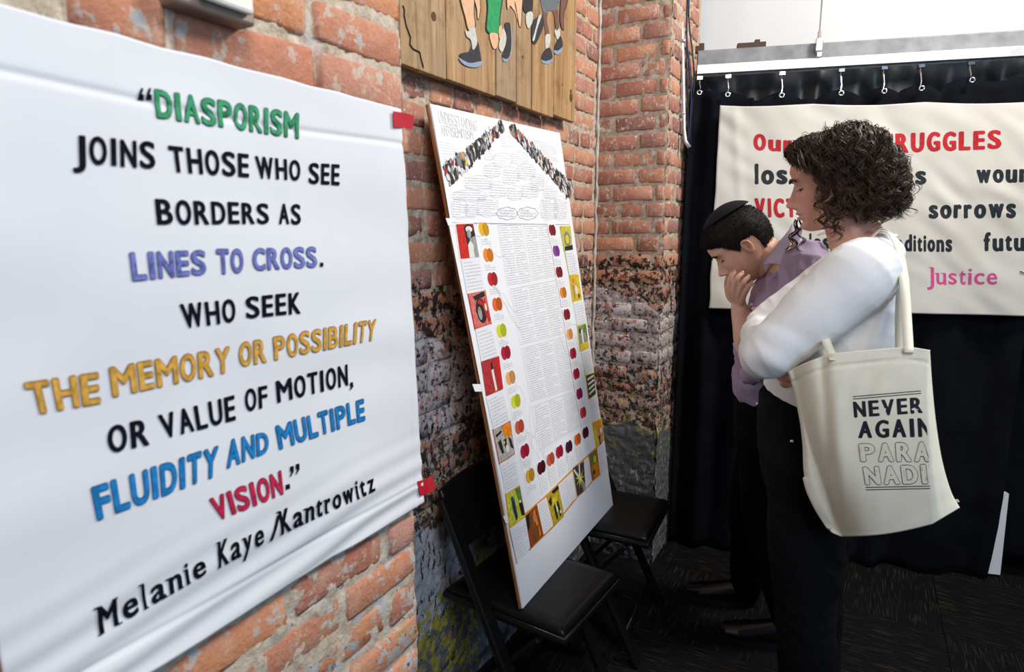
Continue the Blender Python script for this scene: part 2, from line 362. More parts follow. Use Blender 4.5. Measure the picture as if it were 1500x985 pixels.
# conduit and cables against the right end of the brickwork
co = MB(); a = Vector((.335, 2.60, 0)); 
def cz(u, v): return onp(u, v, (0, 1, 0), 2.66)
pts = [cz(996, -60), cz(999, 60), cz(1001, 130), cz(1002, 190), cz(1004, 207), cz(1010, 216)]
co.tube(pts, .0078, 12); cdt = co.build('conduit', MAT['steel'], None, True); tag(cdt, 'bright steel conduit pipe at the end of the brick wall', 'pipe')
for v in (60, 166):
    s_ = MB(); c = cz(1001, v); s_.tube([c-Vector((.0, 0, .006)), c+Vector((0, 0, .006))], .0095, 10); s_.box(c+Vector((-.014, .004, 0)), (.02, .004, .012)); s_.build('strap', MAT['steel'], cdt, True)
cols = {'black': MAT['black'], 'blue': plain('blue_cable', (.01, .02, .09), .5)}
for i, (du, k, lab) in enumerate([(6, 'black', 'black cable running right beside the steel conduit'), (9, 'blue', 'blue cable between the black ones by the conduit'), (13, 'black', 'black cable that bows out from the conduit at the top')]):
    c = MB(); pts = []
    for j in range(12):
        v = -60+j*26; bow = (6+i*2)*math.sin(j*.9+i) * (1 if i else .3)
        p = onp(999+du+v*.012+bow*.35, v, (0, 1, 0), 2.70+.006*i); pts.append(p)
    c.tube(pts, .0032, 8); tag(c.build('cable', cols[k], None, True), lab, 'cable', 'cables beside the conduit')

# ------------------------------------------------------------------ lettering
_tc = {}
def glyphs(text, off=0.0, shear=0.0):
    key = (text, off, shear)
    if key in _tc: return _tc[key]
    c = bpy.data.curves.new('lettering', 'FONT'); c.body = text; c.size = 1.0; c.offset = off; c.shear = shear; c.resolution_u = 4
    o = bpy.data.objects.new('tmp', c); COL.objects.link(o)
    dg = bpy.context.evaluated_depsgraph_get(); me = bpy.data.meshes.new_from_object(o.evaluated_get(dg))
    V = [v.co.copy() for v in me.vertices]; F = [tuple(p.vertices) for p in me.polygons]
    bpy.data.objects.remove(o); bpy.data.curves.remove(c); bpy.data.meshes.remove(me)
    _tc[key] = (V, F); return V, F
CAP = max(v.y for v in glyphs('H')[0])
WID = dict(I=.42, M=1.3, W=1.4, J=.72, L=.85, E=.85, F=.82, T=.92, l=.36, i=.36, j=.4, r=.72, t=.66, f=.66, w=1.3, m=1.45, s=.85)
WID['/'] = .6
def word(mb, text, quad, place, wt=0.03, step=.012, shear=0.0, gap=.16, jit=.0, grow=0.0):
    """quad = BL, BR, TL, TR of the word (cap height) in surface coordinates; place maps them to 3D; wt thickens the strokes"""
    BL, BR, TL, TR = [Vector(p) for p in quad]; tot = sum(WID.get(c, 1.) for c in text)+gap*(len(text)-1)
    def mp(a, b): return BL*(1-a)*(1-b)+BR*a*(1-b)+TL*(1-a)*b+TR*a*b
    bm = bmesh.new(); x = 0.; sh = [(0, 0)] if wt <= 0 else [(0, 0)]+[(wt*math.cos(k*math.pi/5), wt*.4*math.sin(k*math.pi/5)) for k in range(10)]
    if grow: sh = [((wt+grow)*math.cos(k*math.pi/6), (wt*.4+grow*1.1)*math.sin(k*math.pi/6)) for k in range(12)]+[(0, 0)]+[(wt*.5, 0), (-wt*.5, 0)]
    for c in text:
        w_ = WID.get(c, 1.); V, F = glyphs(c, 0, shear); xa, xb = min(v.x for v in V), max(v.x for v in V); dy = jit*random.uniform(-1, 1)
        m = .10 if c in 'Il' else 0
        for (sx_, sy_) in sh:
            vs = []
            for v in V:
                f = (v.x-xa)/max(1e-4, xb-xa); gx = x+m*w_+wt+(w_-2*wt-2*m*w_)*f+sx_; yy = v.y/CAP; yy = yy*(1-wt*.5)+wt*.2+sy_+dy; vs.append(bm.verts.new(mp(gx/tot, yy).to_3d()))
            for f in F:
                try: bm.faces.new([vs[i] for i in f])
                except ValueError: pass
        x += w_+gap
    if step:
        x0 = min(v.co.x for v in bm.verts); x1 = max(v.co.x for v in bm.verts); y0 = min(v.co.y for v in bm.verts); y1 = max(v.co.y for v in bm.verts)
        for (a, b, nrm) in ((x0, x1, (1, 0, 0)), (y0, y1, (0, 1, 0))):
            k = math.ceil(a/step)*step
            while k < b:
                co = Vector((k, 0, 0)) if nrm[0] else Vector((0, k, 0))
                bmesh.ops.bisect_plane(bm, geom=bm.verts[:]+bm.edges[:]+bm.faces[:], plane_co=co, plane_no=nrm); k += step
    bm.verts.index_update(); VV = [place(v.co.x, v.co.y) for v in bm.verts]; FF = [tuple(v.index for v in f.verts) for f in bm.faces]; bm.free()
    mb.add(VV, FF)
def paint(name, c, streak=.35):
    q = NT(name, .6, .25); n = q.noise(q.scale(q.pos(), 1, 1, .6), 160, 4, .6)
    q.out(q.mix(q.mapr(n, .35, .68), tuple(i*(1-streak) for i in c), tuple(min(1, i*(1+streak)) for i in c))); return q.m
INK = paint('ink_black', (.007, .008, .013), .2); INK.node_tree.nodes['Principled BSDF'].inputs['Specular IOR Level'].default_value = .05

# ------------------------------------------------------------------ the big white banner on the near pier
BX = PX+.016
def bh(y, z):
    d = (1.64-z)
    h = .003*noise.noise(Vector((y*2.5+z*5, z*3.2, 1)))*1.6
    h += .0009*math.sin(z*52+6*y+3*noise.noise(Vector((y*3, z*3, 4))))*(.5+noise.noise(Vector((y*4, z*2, 9))))
    low = max(0, min(1, (1.12-z)/.14)); h += low*.0019*math.sin((z-y*.10)*165+2.5*noise.noise(Vector((y*5, z*4, 2))))
    top = math.exp(-((z-(1.583+.004*math.sin(y*9)))/.0035)**2); h -= .0022*top
    bot = math.exp(-((z-1.005)/.003)**2); h -= .002*bot
    right = math.exp(-((y-.822)/.004)**2); h += .0015*right
    return h
def bplace(off):
    return lambda y, z: Vector((BX+bh(y, z)+off, y, z))
def bq(p, sc=2.344, ox=0, oy=0):
    r = atX(ox+p[0]/sc, oy+p[1]/sc, BX); return Vector((r.y, r.z))
mb = MB()
yl, yr = .215, .826
def bfn(a, b):
    z = .962+(1.640-.962)*b; e = .814+(1-b)*.030+.0025*noise.noise(Vector((0, z*25, 0)))
    y = yl+(e-yl)*a; z += .0015*noise.noise(Vector((y*20, b*3, 3)))
    if y < .26: y -= 0
    return Vector((BX+bh(y, z), y, z))
mb.grid(bfn, 240, 240)
q = NT('white_banner_cloth', .85, .15); P = q.pos(); n = q.noise(q.scale(P, 1, 900, 900), 1, 2); q.bump(n, .12, .0006)
st = q.noise(P, 5, 3); q.out(q.mix(q.mapr(st, .3, .75), (.78, .79, .80), (.72, .73, .75))); MAT['banner'] = q.m
ban = mb.build('cloth_banner', MAT['banner'], None, True); tag(ban, 'large white cloth banner with hand painted coloured quotation, taped to near brick pier', 'banner')
m = ban.modifiers.new('t', 'SOLIDIFY'); m.thickness = .0012; m.offset = -1
Z1 = (2.344, 0, 0); Z2 = (2.344, 0, 400); Z3 = (2.344, 0, 660)
GREEN = ((.035, .30, .13), (.012, .09, .05)); PURP = ((.17, .20, .52), (.10, .09, .28)); GOLD = ((.66, .36, .06), (.27, .11, .02)); BLUE = ((.012, .21, .52), (.01, .07, .20)); RED = ((.55, .02, .07), (.22, .01, .03)); BLK = None
words = [
 ('DIASPORISM', Z1, (535, 402), (1025, 474), (528, 308), (1027, 392), GREEN),
 ('JOINS', Z1, (246, 560), (531, 580), (243, 462), (529, 490), BLK), ('THOSE', Z1, (585, 590), (853, 609), (572, 500), (852, 530), BLK),
 ('WHO', Z1, (880, 612), (1030, 620), (872, 536), (1030, 552), BLK), ('SEE', Z1, (1058, 630), (1165, 637), (1058, 560), (1165, 566), BLK),
 ('BORDERS', Z1, (535, 771), (922, 768), (527, 683), (921, 700), BLK), ('AS', Z1, (955, 770), (1032, 770), (955, 700), (1032, 702), BLK),
 ('LINES', Z1, (452, 963), (704, 940), (440, 870), (701, 862), PURP), ('TO', Z1, (745, 941), (832, 934), (738, 858), (830, 858), PURP), ('CROSS', Z1, (865, 928), (1085, 916), (862, 856), (1083, 850), PURP),
 ('WHO', Z2, (630, 191), (807, 166), (612, 108), (804, 88), BLK), ('SEEK', Z2, (842, 157), (1030, 138), (838, 84), (1028, 65), BLK),
 ('THE', Z2, (110, 485), (345, 445), (80, 380), (338, 343), GOLD), ('MEMORY', Z2, (388, 425), (790, 338), (374, 328), (787, 255), GOLD), ('OR', Z2, (822, 322), (915, 305), (819, 243), (910, 228), GOLD), ('POSSIBILITY', Z2, (942, 298), (1282, 228), (935, 222), (1288, 160), GOLD),
 ('OR', Z2, (370, 620), (512, 588), (364, 530), (508, 497), BLK), ('VALUE', Z2, (560, 570), (810, 505), (540, 490), (806, 420), BLK), ('OF', Z2, (843, 478), (920, 460), (839, 402), (918, 386), BLK), ('MOTION', Z2, (952, 446), (1196, 385), (946, 372), (1193, 313), BLK),
 ('FLUIDITY', Z2, (328, 845), (742, 692), (306, 738), (747, 595), BLUE), ('AND', Z2, (775, 668), (920, 613), (776, 577), (918, 546), BLUE), ('MULTIPLE', Z2, (956, 604), (1252, 503), (944, 528), (1247, 433), BLUE),
 ('VISION', Z3, (738, 240), (967, 146), (713, 168), (961, 70), RED)]
cmat = {}
for (t, (sc, ox, oy), bl, br, tl, tr, col) in words:
    quad = [bq(p, sc, ox, oy) for p in (bl, br, tl, tr)]
    mb = MB()
    if col is None:
        word(mb, t, quad, bplace(.0012), .07, jit=.01); mb.build('lettering', INK, ban)
    else:
        if col not in cmat: cmat[col] = (paint('letter_paint', col[0], .28), paint('letter_outline', col[1], .2))
        random.seed(len(t)); word(mb, t, quad, bplace(.0010), .06, gap=.14, jit=.01, grow=.035); o = mb.build('lettering', cmat[col][1], ban)
        mb = MB(); random.seed(len(t)); word(mb, t, quad, bplace(.0018), .06, gap=.14, jit=.01); mb.build('letter_fill', cmat[col][0], o)
def blot(pts, Z):
    sc, ox, oy = Z; P_ = [bq(p, sc, ox, oy) for p in pts]; mb = MB(); mb.poly([bplace(.0014)(p.x, p.y) for p in P_]); mb.build('punctuation_mark', INK, ban)
for dx in (0, 27): blot([(472+dx, 343), (494+dx, 346), (492+dx, 326), (484+dx, 323), (490+dx, 304), (482+dx, 302), (473+dx, 324)], Z1)
blot([(1094, 916), (1106, 915), (1105, 901), (1094, 902)], Z1)
blot([(1201, 378), (1211, 374), (1213, 390), (1203, 402), (1199, 400), (1206, 388), (1201, 390)], Z2)
blot([(975, 134), (990, 129), (989, 113), (974, 118)], Z3)
for dx, dy in ((0, 0), (20, -8)): blot([(991+dx, 55+dy), (1004+dx, 52+dy), (1004+dx, 72+dy), (993+dx, 90+dy), (990+dx, 88+dy), (996+dx, 72+dy), (991+dx, 72+dy)], Z3)
# slab-serif signature line
XH = max(v.y for v in glyphs('x')[0])/CAP
SER = {'M': [(0.02, 0), (.98, 0), (0.02, 1), (.98, 1)], 'K': [(.05, 0), (.95, 0), (.05, 1), (.9, 1)], 'l': [(.5, 0), (.2, 1.02)], 'n': [(.1, 0), (.9, 0), (0, XH)], 'i': [(.5, 0), (.2, XH)], 'r': [(.3, 0), (.0, XH)], 't': [(.7, .0)], 'w': [(.1, XH), (.9, XH)], 'y': [(.1, XH), (.9, XH)], 'a': [(.98, 0)], 'J': [(.5, 1)], 'u': [(0, XH), (.9, 0), (.7, XH)], 'h': [(.1, 0), (.9, 0)]}
def serif_word(mb, text, quad, place, off, sw=.17, step=.01, shear=0.12, thin=.028):
    word(mb, text, quad, place, off, step=step, shear=shear, gap=.22)
    gap = .22; tot = sum(WID.get(c, 1.) for c in text)+gap*(len(text)-1); BL, BR, TL, TR = [Vector(p) for p in quad]; x = 0
    def mp(a, b): return BL*(1-a)*(1-b)+BR*a*(1-b)+TL*(1-a)*b+TR*a*b
    for ch in text:
        w_ = WID.get(ch, 1.)
        for (fx, fy) in SER.get(ch, []):
            cx = x+off+(w_-2*off)*fx; q4 = [mp((cx-sw)/tot, fy-thin), mp((cx+sw)/tot, fy-thin), mp((cx+sw)/tot, fy+thin), mp((cx-sw)/tot, fy+thin)]; mb.poly([place(p.x, p.y) for p in q4])
        x += w_+gap
mb = MB()
def sig(t, bl, br, tl, tr): serif_word(mb, t, [bq(p, *Z3) for p in (bl, br, tl, tr)], bplace(.0014), .07)
sig('Melanie', (338, 632), (706, 420), (318, 542), (694, 352)); sig('Kaye', (745, 403), (903, 318), (738, 318), (895, 243))
word(mb, '/', [bq(p, *Z3) for p in ((922, 312), (948, 300), (930, 232), (956, 218))], bplace(.0014), .08); sig('Kantrowitz', (962, 289), (1284, 135), (945, 212), (1276, 75))
mb.build('signature', INK, ban)
# a faint grey mark low on the banner's near corner
TAPE = plain('red_tape', (.50, .012, .03), .55, var=.1)
def tape(pts, lab):
    mb = MB(); a = [atX(u, v, BX+.004) for u, v in pts[:2]]; b = [atX(u, v, BX-.012) for u, v in pts[2:]]
    c = [(a[0]+b[1])/2+Vector((.004, 0, 0)), (a[1]+b[0])/2+Vector((.004, 0, 0))]
    mb.add([a[0], a[1], c[1], c[0], b[0], b[1]], [(0, 1, 2, 3), (3, 2, 4, 5)]); o = mb.build('tape_strip', TAPE); m = o.modifiers.new('t', 'SOLIDIFY'); m.thickness = .0006
    tag(o, lab, 'tape')
tape([(576, 163), (577, 186), (605, 190), (606, 169)], 'red tape at the upper far corner of the big white banner')
tape([(611, 706), (616, 727), (638, 716), (633, 697)], 'red tape at the lower far corner of the big white banner')
# cover plate box above the banner
bx = empty('junction_box', atX(312, 5, PX+.03)); tag(bx, 'white covered metal electrical box on the brick above the banner', 'box')
p0 = atX(252, 0, PX+.02); p1 = atX(372, 42, PX+.02); zb = atX(300, 28, PX+.02).z
mb = MB(); mb.box((PX+.014, (p0.y+p1.y)/2-.004, zb+.055), (.034, p1.y-p0.y-.004, .10), bev=.004); addp(mb, 'box_body', plain('oxidised_steel', (.30, .24, .20), .5, .5), bx)
pa = atX(292, 5, PX+.036); pb = atX(370, 30, PX+.036)
mb = MB(); mb.box((PX+.036, (pa.y+pb.y)/2, zb+.067), (.010, pb.y-pa.y, .105), bev=.004); addp(mb, 'cover_plate', plain('ivory_plastic', (.80, .78, .70), .35, var=.02), bx)

# ------------------------------------------------------------------ painted plank panel
pl = empty('plank_painting', (.03, 1.7, 1.9)); tag(pl, 'weathered wooden plank panel with painted running legs, high on brick wall', 'painting')
q = NT('weathered_wood', .75, .2); P = q.pos(); r = q.n('ShaderNodeObjectInfo').outputs['Random']
off = q.n('ShaderNodeCombineXYZ', {0: q.math('MULTIPLY', r, 9.), 1: q.math('MULTIPLY', r, 5.), 2: r}).outputs[0]; PP = q.n('ShaderNodeVectorMath', {0: P, 1: off}, operation='ADD').outputs[0]
g = q.noise(q.scale(PP, 1, 60, 3.2), 1, 5, .6, .6); g2 = q.noise(q.scale(PP, 1, 260, 9), 1, 3); kn = q.noise(PP, 6, 2)
col = q.ramp(g, [(.3, (.23, .125, .05)), (.5, (.42, .25, .115)), (.7, (.55, .36, .185))]); col = q.mix(q.mapr(g2, .55, .75, 0, .5), col, (.16, .08, .035)); col = q.mix(q.mapr(kn, .5, .75, 0, .6), col, (.33, .25, .16))
col = q.mix(q.mapr(r, .55, 1, 0, .55), col, (.30, .25, .19)); col = q.mix(q.mapr(q.noise(P, 14, 4, .7), .52, .72, 0, .5), col, (.13, .065, .03)); q.bump(g2, .4, .001); MAT['plank'] = q.out(col)
bounds = [588, 655, 727, 757, 779, 811, 843]; bot = [(95, 115), (116, 141), (140, 150), (153, 161), (160, 174), (169, 179)]
FX = .045
for i in range(6):
    u0, u1 = bounds[i], bounds[i+1]; a = atX(u0+.6, bot[i][0], FX); b = atX(u1-.8, bot[i][1], FX); zz = (a.z+b.z)/2
    mb = MB(); mb.box((FX-.011, (a.y+b.y)/2, (zz+2.42)/2), (.022+random.uniform(-.002, .002), b.y-a.y, 2.42-zz), bev=.0025); addp(mb, 'plank', MAT['plank'], pl)
mb = MB(); mb.box((.018, 1.7, 1.93), (.01, .9, .04)); addp(mb, 'batten', MAT['plank'], pl)
def poly_px(pts, scale, ox, oy, name, mat, parent, x, lay=0, thick=.0006):
    n_ = len(pts); pts = [tuple(.5*((2*b)+(c-a)*t+(2*a-5*b+4*c-d)*t*t+(3*b-a-3*c+d)*t**3) for a, b, c, d in zip(pts[i-1], pts[i], pts[(i+1) % n_], pts[(i+2) % n_])) for i in range(n_) for t in (0, .25, .5, .75)]
    mb = MB(); P_ = [atX(ox+u/scale, oy+v/scale, x+lay*.0006) for u, v in pts]
    mb.poly(P_); mb.poly([p-Vector((thick, 0, 0)) for p in P_][::-1]); return addp(mb, name, mat, parent)
A = (4.927, 560, 0); XF = FX+.0018
SK = paint('skin_peach_paint', (.72, .42, .25), .12); SKD = paint('skin_brown_paint', (.17, .085, .06), .2); CH = paint('charcoal_paint', (.035, .035, .04), .2); GRY = paint('grey_blue_paint', (.25, .33, .42), .15); GRN = paint('green_paint', (.02, .30, .10), .2); WH = paint('sock_paint', (.55, .55, .48), .15); OL = paint('dark_outline_paint', (.03, .025, .022), .2); SHO = paint('shorts_paint', (.13, .15, .17), .15)
PG = [
 ([(560, -140), (660, -140), (655, -60), (662, 0), (660, 100), (668, 190), (625, 215), (600, 120), (570, 0)], SK, OL), ([(600, 215), (618, 228), (662, 190), (672, 225), (685, 310), (655, 360), (640, 290), (610, 262)], WH, None),
 ([(560, 405), (570, 385), (625, 372), (642, 340), (655, 305), (690, 300), (705, 370), (716, 440), (712, 455), (640, 458), (590, 440)], CH, None), ([(556, 415), (590, 438), (640, 455), (714, 442), (715, 468), (680, 486), (620, 480), (570, 450)], GRY, None),
 ([(655, -60), (700, -60), (704, 20), (706, 60), (698, 125), (690, 135), (684, 70), (676, 30)], SK, OL),
 ([(765, -90), (870, -90), (862, 0), (848, 110), (838, 245), (812, 258), (768, 232), (755, 190), (765, 60)], GRN, OL), ([(776, 243), (834, 248), (832, 325), (810, 355), (790, 320)], SK, None), ([(846, 190), (865, 190), (868, 260), (850, 285), (842, 240)], SK, OL),
 ([(872, 205), (890, 235), (896, 280), (884, 340), (862, 375), (842, 340), (850, 285), (866, 260)], WH, None), ([(885, 175), (905, 162), (925, 180), (932, 300), (925, 380), (908, 420), (878, 420), (868, 400), (888, 340), (898, 260)], CH, None), ([(925, 180), (936, 230), (938, 330), (924, 400), (905, 440), (880, 445), (866, 415), (890, 425), (912, 400), (924, 330), (928, 240)], GRY, None),
 ([(905, -60), (960, -60), (955, 20), (968, 90), (975, 150), (960, 90), (940, 60), (922, 40), (905, 65)], SK, OL), ([(945, -60), (1010, -60), (1008, 40), (1000, 180), (990, 185), (975, 100), (965, 40)], SK, OL),
 ([(1010, -40), (1080, -40), (1085, 60), (1050, 95), (1020, 70)], OL, None), ([(1040, 100), (1075, 82), (1088, 110), (1080, 170), (1055, 205), (1038, 160)], WH, None), ([(1085, 150), (1160, 105), (1172, 150), (1150, 230), (1105, 320), (1080, 290), (1078, 200)], CH, None), ([(1128, 120), (1150, 112), (1118, 210), (1098, 290), (1085, 285), (1108, 200)], WH, None),
 ([(1140, -60), (1290, -60), (1262, 60), (1258, 78), (1222, 80), (1196, 75), (1190, 95), (1158, 80), (1142, 0)], SHO, None), ([(1160, 82), (1195, 78), (1190, 150), (1206, 250), (1180, 262), (1168, 160)], SKD, None), ([(1232, 78), (1266, 70), (1272, 130), (1276, 200), (1255, 215), (1244, 130)], SKD, None),
 ([(1178, 258), (1210, 248), (1214, 290), (1200, 345), (1180, 350)], WH, None), ([(1245, 218), (1275, 196), (1284, 250), (1268, 285), (1252, 260)], WH, None), ([(1152, 400), (1178, 358), (1210, 345), (1228, 400), (1222, 425), (1180, 440), (1152, 430)], CH, None), ([(1148, 430), (1180, 440), (1226, 418), (1226, 440), (1200, 462), (1160, 455)], GRY, None),
 ([(1246, 330), (1268, 285), (1288, 260), (1302, 310), (1298, 345), (1262, 368), (1244, 360)], CH, None), ([(1242, 362), (1268, 366), (1300, 340), (1298, 365), (1270, 392), (1245, 385)], GRY, None), ([(1298, -60), (1335, -60), (1330, 30), (1308, 110), (1308, 215), (1290, 180), (1284, 100)], SKD, OL)]
for pts, m1, ol in PG:
    lay = 1
    if ol:
        cx = sum(p[0] for p in pts)/len(pts); cy = sum(p[1] for p in pts)/len(pts)
        big = [(cx+(u-cx)*1.10+(3 if u > cx else -3), cy+(v-cy)*1.02+2) for u, v in pts]; poly_px(big, *A, 'painted_outline', ol, pl, XF, 0)
    poly_px(pts, *A, 'painted_figure', m1, pl, XF, lay+(random.random()*1.2))
# crack and knots
mb = MB(); cr = [(150, 40), (160, 70), (158, 110), (175, 190), (205, 270), (200, 320), (222, 352), (270, 376), (282, 430), (298, 490)]
for (p, r_) in zip(cr, cr[1:]):
    a = atX(560+p[0]/4.927, p[1]/4.927, FX+.001); b = atX(560+r_[0]/4.927, r_[1]/4.927, FX+.001); mb.tube([a, b], .0016, 5)
addp(mb, 'crack', OL, pl)
for (u, v, r_) in ((373, 118, .0085), (1362, 705, .012), (1360, 660, .006), (1015, 410, .004), (1160, 648, .003), (1200, 722, .003), (1122, 695, .003), (1300, 610, .003)):
    c = atX(560+u/4.927, v/4.927, FX+.0007); mb = MB(); mb.poly([c+Vector((0, math.cos(t)*r_*1.1, math.sin(t)*r_*1.25)) for t in [k*math.pi/6 for k in range(12)]]); addp(mb, 'knot', plain('knot_brown', (.10, .05, .025), .8), pl)
mb = MB(); c = atX(607, 104, .02); mb.tube([c, c+Vector((.012, .004, .008)), c+Vector((.016, 0, -.004))], .0035, 6); tag(mb.build('plastic_anchor', plain('yellow_plastic', (.75, .5, .03), .5)), 'tiny yellow plastic plug in the brick under the plank panel', 'plug')

# ------------------------------------------------------------------ the leaning board
TL, TR_, BL, BR = atX(628, 152, .05), atX(820, 195, .05), onp(765, 893, (0, 0, 1), .46), onp(898, 740, (0, 0, 1), .46)
bn = (BR-BL).cross(TL-BL).normalized(); bn = bn if bn.x > 0 else -bn; bc = bn.dot(BL)
bs = (BR-BL).normalized(); bt = bn.cross(bs); bt = bt if bt.z > 0 else -bt
def B(u, v, off=0.0): return onp(u, v, tuple(bn), bc)+bn*off
def Bst(s_, t_, off=0.): return BL+bs*s_+bt*t_+bn*off
brd = empty('display_board', tuple(BL)); tag(brd, 'tall white paper-covered board with house diagram, leaning from folding chairs to brick', 'board')
PAP = plain('white_paper', (.80, .81, .83), .6, var=.015, sc=8); PAP2 = plain('note_paper', (.76, .77, .80), .6, var=.02, sc=8); PEN = plain('pen_grey', (.26, .26, .32), .6); PEN2 = plain('pencil_grey', (.58, .58, .61), .6)
def slab(pts, th, name, mat, parent, off=0.):
    n = len(pts); V = [p+bn*off for p in pts]+[p+bn*(off-th) for p in pts]
    mb = MB(); mb.add(V, [tuple(range(n)), tuple(range(2*n-1, n-1, -1))]+[(i, n+i, n+(i+1) % n, (i+1) % n) for i in range(n)]); return addp(mb, name, mat, parent)
cor = [B(765, 893), B(898, 740), B(820, 195), B(628, 152)]
slab(cor, .006, 'backing_panel', plain('brown_hardboard', (.26, .10, .035), .6), brd, -.0045); slab([B(766, 892), B(898, 740), B(820, 195), B(630, 152)], .004, 'foam_sheet', PAP, brd, 0)
def sheet(px, name='paper_sheet', mat=None, off=.0006, parent=None):
    o = slab([B(u, v) for u, v in px], .0007, name, mat or PAP, parent or brd, off)
    if parent: o.location = (0, 0, 0)
    return o
sheet([(631, 157), (819, 199), (823, 235), (826, 262), (831, 300), (833, 332), (660, 327)], off=.0009)
sheet([(657, 329), (834, 331), (884, 640), (873, 657), (768, 756), (745, 775), (703, 560)], off=.0012)
sheet([(742, 190), (829, 296), (833, 330), (661, 327), (659, 278)], 'gable_sheet', off=.0016)
for (u, v) in ((657, 322), (696, 565), (741, 758)):
    sheet([(u-5, v-2), (u+7, v-2), (u+9, v+9), (u-1, v+9)], 'tape_tab', off=.002)
# crowd cut-outs on both roof slopes
rnd = random.Random(4); CR = {'k': OL, 'g': plain('cut_grey', (.22, .22, .23)), 'w': plain('cut_white', (.66, .66, .66)), 'r': plain('cut_red', (.38, .02, .03)), 'y': plain('cut_yellow', (.62, .55, .04)), 'o': plain('cut_orange', (.75, .28, .02))}
def crowd(p0, p1, up, n, wid):
    mb = MB()
    for i in range(n):
        f = rnd.random(); h = .12+.88*rnd.random()**1.2; h *= (1.25-.85*f) if up[0] < 0 else (.55+.6*f); h += .02; c = B(p0[0]+(p1[0]-p0[0])*f+up[0]*h*wid, p0[1]+(p1[1]-p0[1])*f+up[1]*h*wid)
        mb.cur = rnd.choices('kgwryo', [48, 26, 24, 4, 2.5, 1.5])[0]; r1 = rnd.uniform(.003, .0075); r2 = r1*rnd.uniform(1.2, 2.6); o_ = .0022+.00025*i/n+rnd.random()*.0008
        th = rnd.uniform(-.6, .6); pts = []
        for k in range(7):
            a = 2*math.pi*k/7; x = r1*math.cos(a)*rnd.uniform(.7, 1.2); y = r2*math.sin(a)*rnd.uniform(.8, 1.15); pts.append(c+bs*(x*math.cos(th)-y*math.sin(th))+bt*(x*math.sin(th)+y*math.cos(th))+bn*o_)
        mb.poly(pts)
    o = mb.build('crowd_cutouts', None, brd, mats=CR); o.location = -brd.location; o['kind'] = 'stuff'; return o
crowd((661, 274), (738, 190), (-8, -16), 420, 1.35); crowd((745, 192), (829, 290), (7, -13), 420, 1.15)
# oval pairs with their little cards
OV = {'yel': (.80, .42, .01), 'org': (.80, .24, .02), 'red': (.52, .015, .025), 'ora': (.72, .13, .02), 'lim': (.60, .66, .03), 'cor': (.62, .10, .05), 'lor': (.80, .38, .12), 'cri': (.42, .01, .04), 'amb': (.72, .36, .03), 'mar': (.09, .004, .012), 'dpu': (.06, .008, .035), 'dre': (.26, .008, .02), 'pur': (.26, .05, .30), 'mag': (.30, .01, .10), 'crd': (.58, .04, .06)}
ovm = {k: (paint('dab_'+n_, tuple(x for x in c), .12), paint('dab_dark_'+n_, tuple(x*.62 for x in c), .12)) for n_, (k, c) in zip('abcdefghijklmno', OV.items())}
pairs = [(708, 336, 'yel', 0), (714.5, 374, 'org', 0), (720.7, 409, 'red', 0), (727.6, 446, 'ora', 0), (733.8, 484.5, 'lim', 0), (740, 517, 'cri', 0), (747, 553.6, 'lor', 0), (754.7, 588, 'lim', 0), (760, 625.5, 'cor', 0), (767.7, 661, 'cri', 0), (775.4, 697, 'amb', 0), (792, 685, 'mar', 0), (805.5, 673, 'cor', 0), (818.5, 662, 'cri', 0), (832.3, 654.7, 'dpu', 0), (845, 644, 'ora', 0), (856.6, 634, 'mar', 0),
 (807.8, 337.5, 'dre', 0), (813.6, 368, 'pur', 0), (817.9, 399, 'dre', 0), (823.7, 429, 'org', 0), (829, 461, 'dre', 0), (833, 490, 'lor', 0), (838, 518, 'cri', 0), (842.8, 548, 'cri', 0), (847.3, 577, 'mag', 0), (852.6, 604.8, 'crd', 0)]
def scribble(mb, quad, rows, amp=.0011, th=.00036, cols=None, off=.002, words=6, seed=None, jag=1.0):
    """rows of tiny handwriting inside a quad given as 3D corners TL TR BR BL"""
    a, b, c, d = quad; L = ((b-a).length+(c-d).length)/2; n = max(6, int(L/.0019*jag)); sgap = {rnd.randrange(n) for _ in range(max(1, n//rnd.choice([7, 8, 10])))}
    for r_ in range(rows):
        f = (r_+.6)/rows; p0 = a+(d-a)*f; p1 = b+(c-b)*f; ln = 1 if r_ % 5 else rnd.uniform(.5, .95); pts = None; prev = None
        gaps = {rnd.randrange(n) for _ in range(max(1, n//6))}
        for i in range(n+1):
            g = i/n
            if g > ln: break
            p = p0+(p1-p0)*g+bt*(rnd.uniform(-.4, .4)+((i % 2)*2-1)*rnd.uniform(.5, 1.3))*amp+bn*off
            if prev is not None and i not in gaps: mb.add([prev-bt*th, p-bt*th, p+bt*th, prev+bt*th], [(0, 1, 2, 3)])
            prev = p
hand = MB(); hand2 = MB()
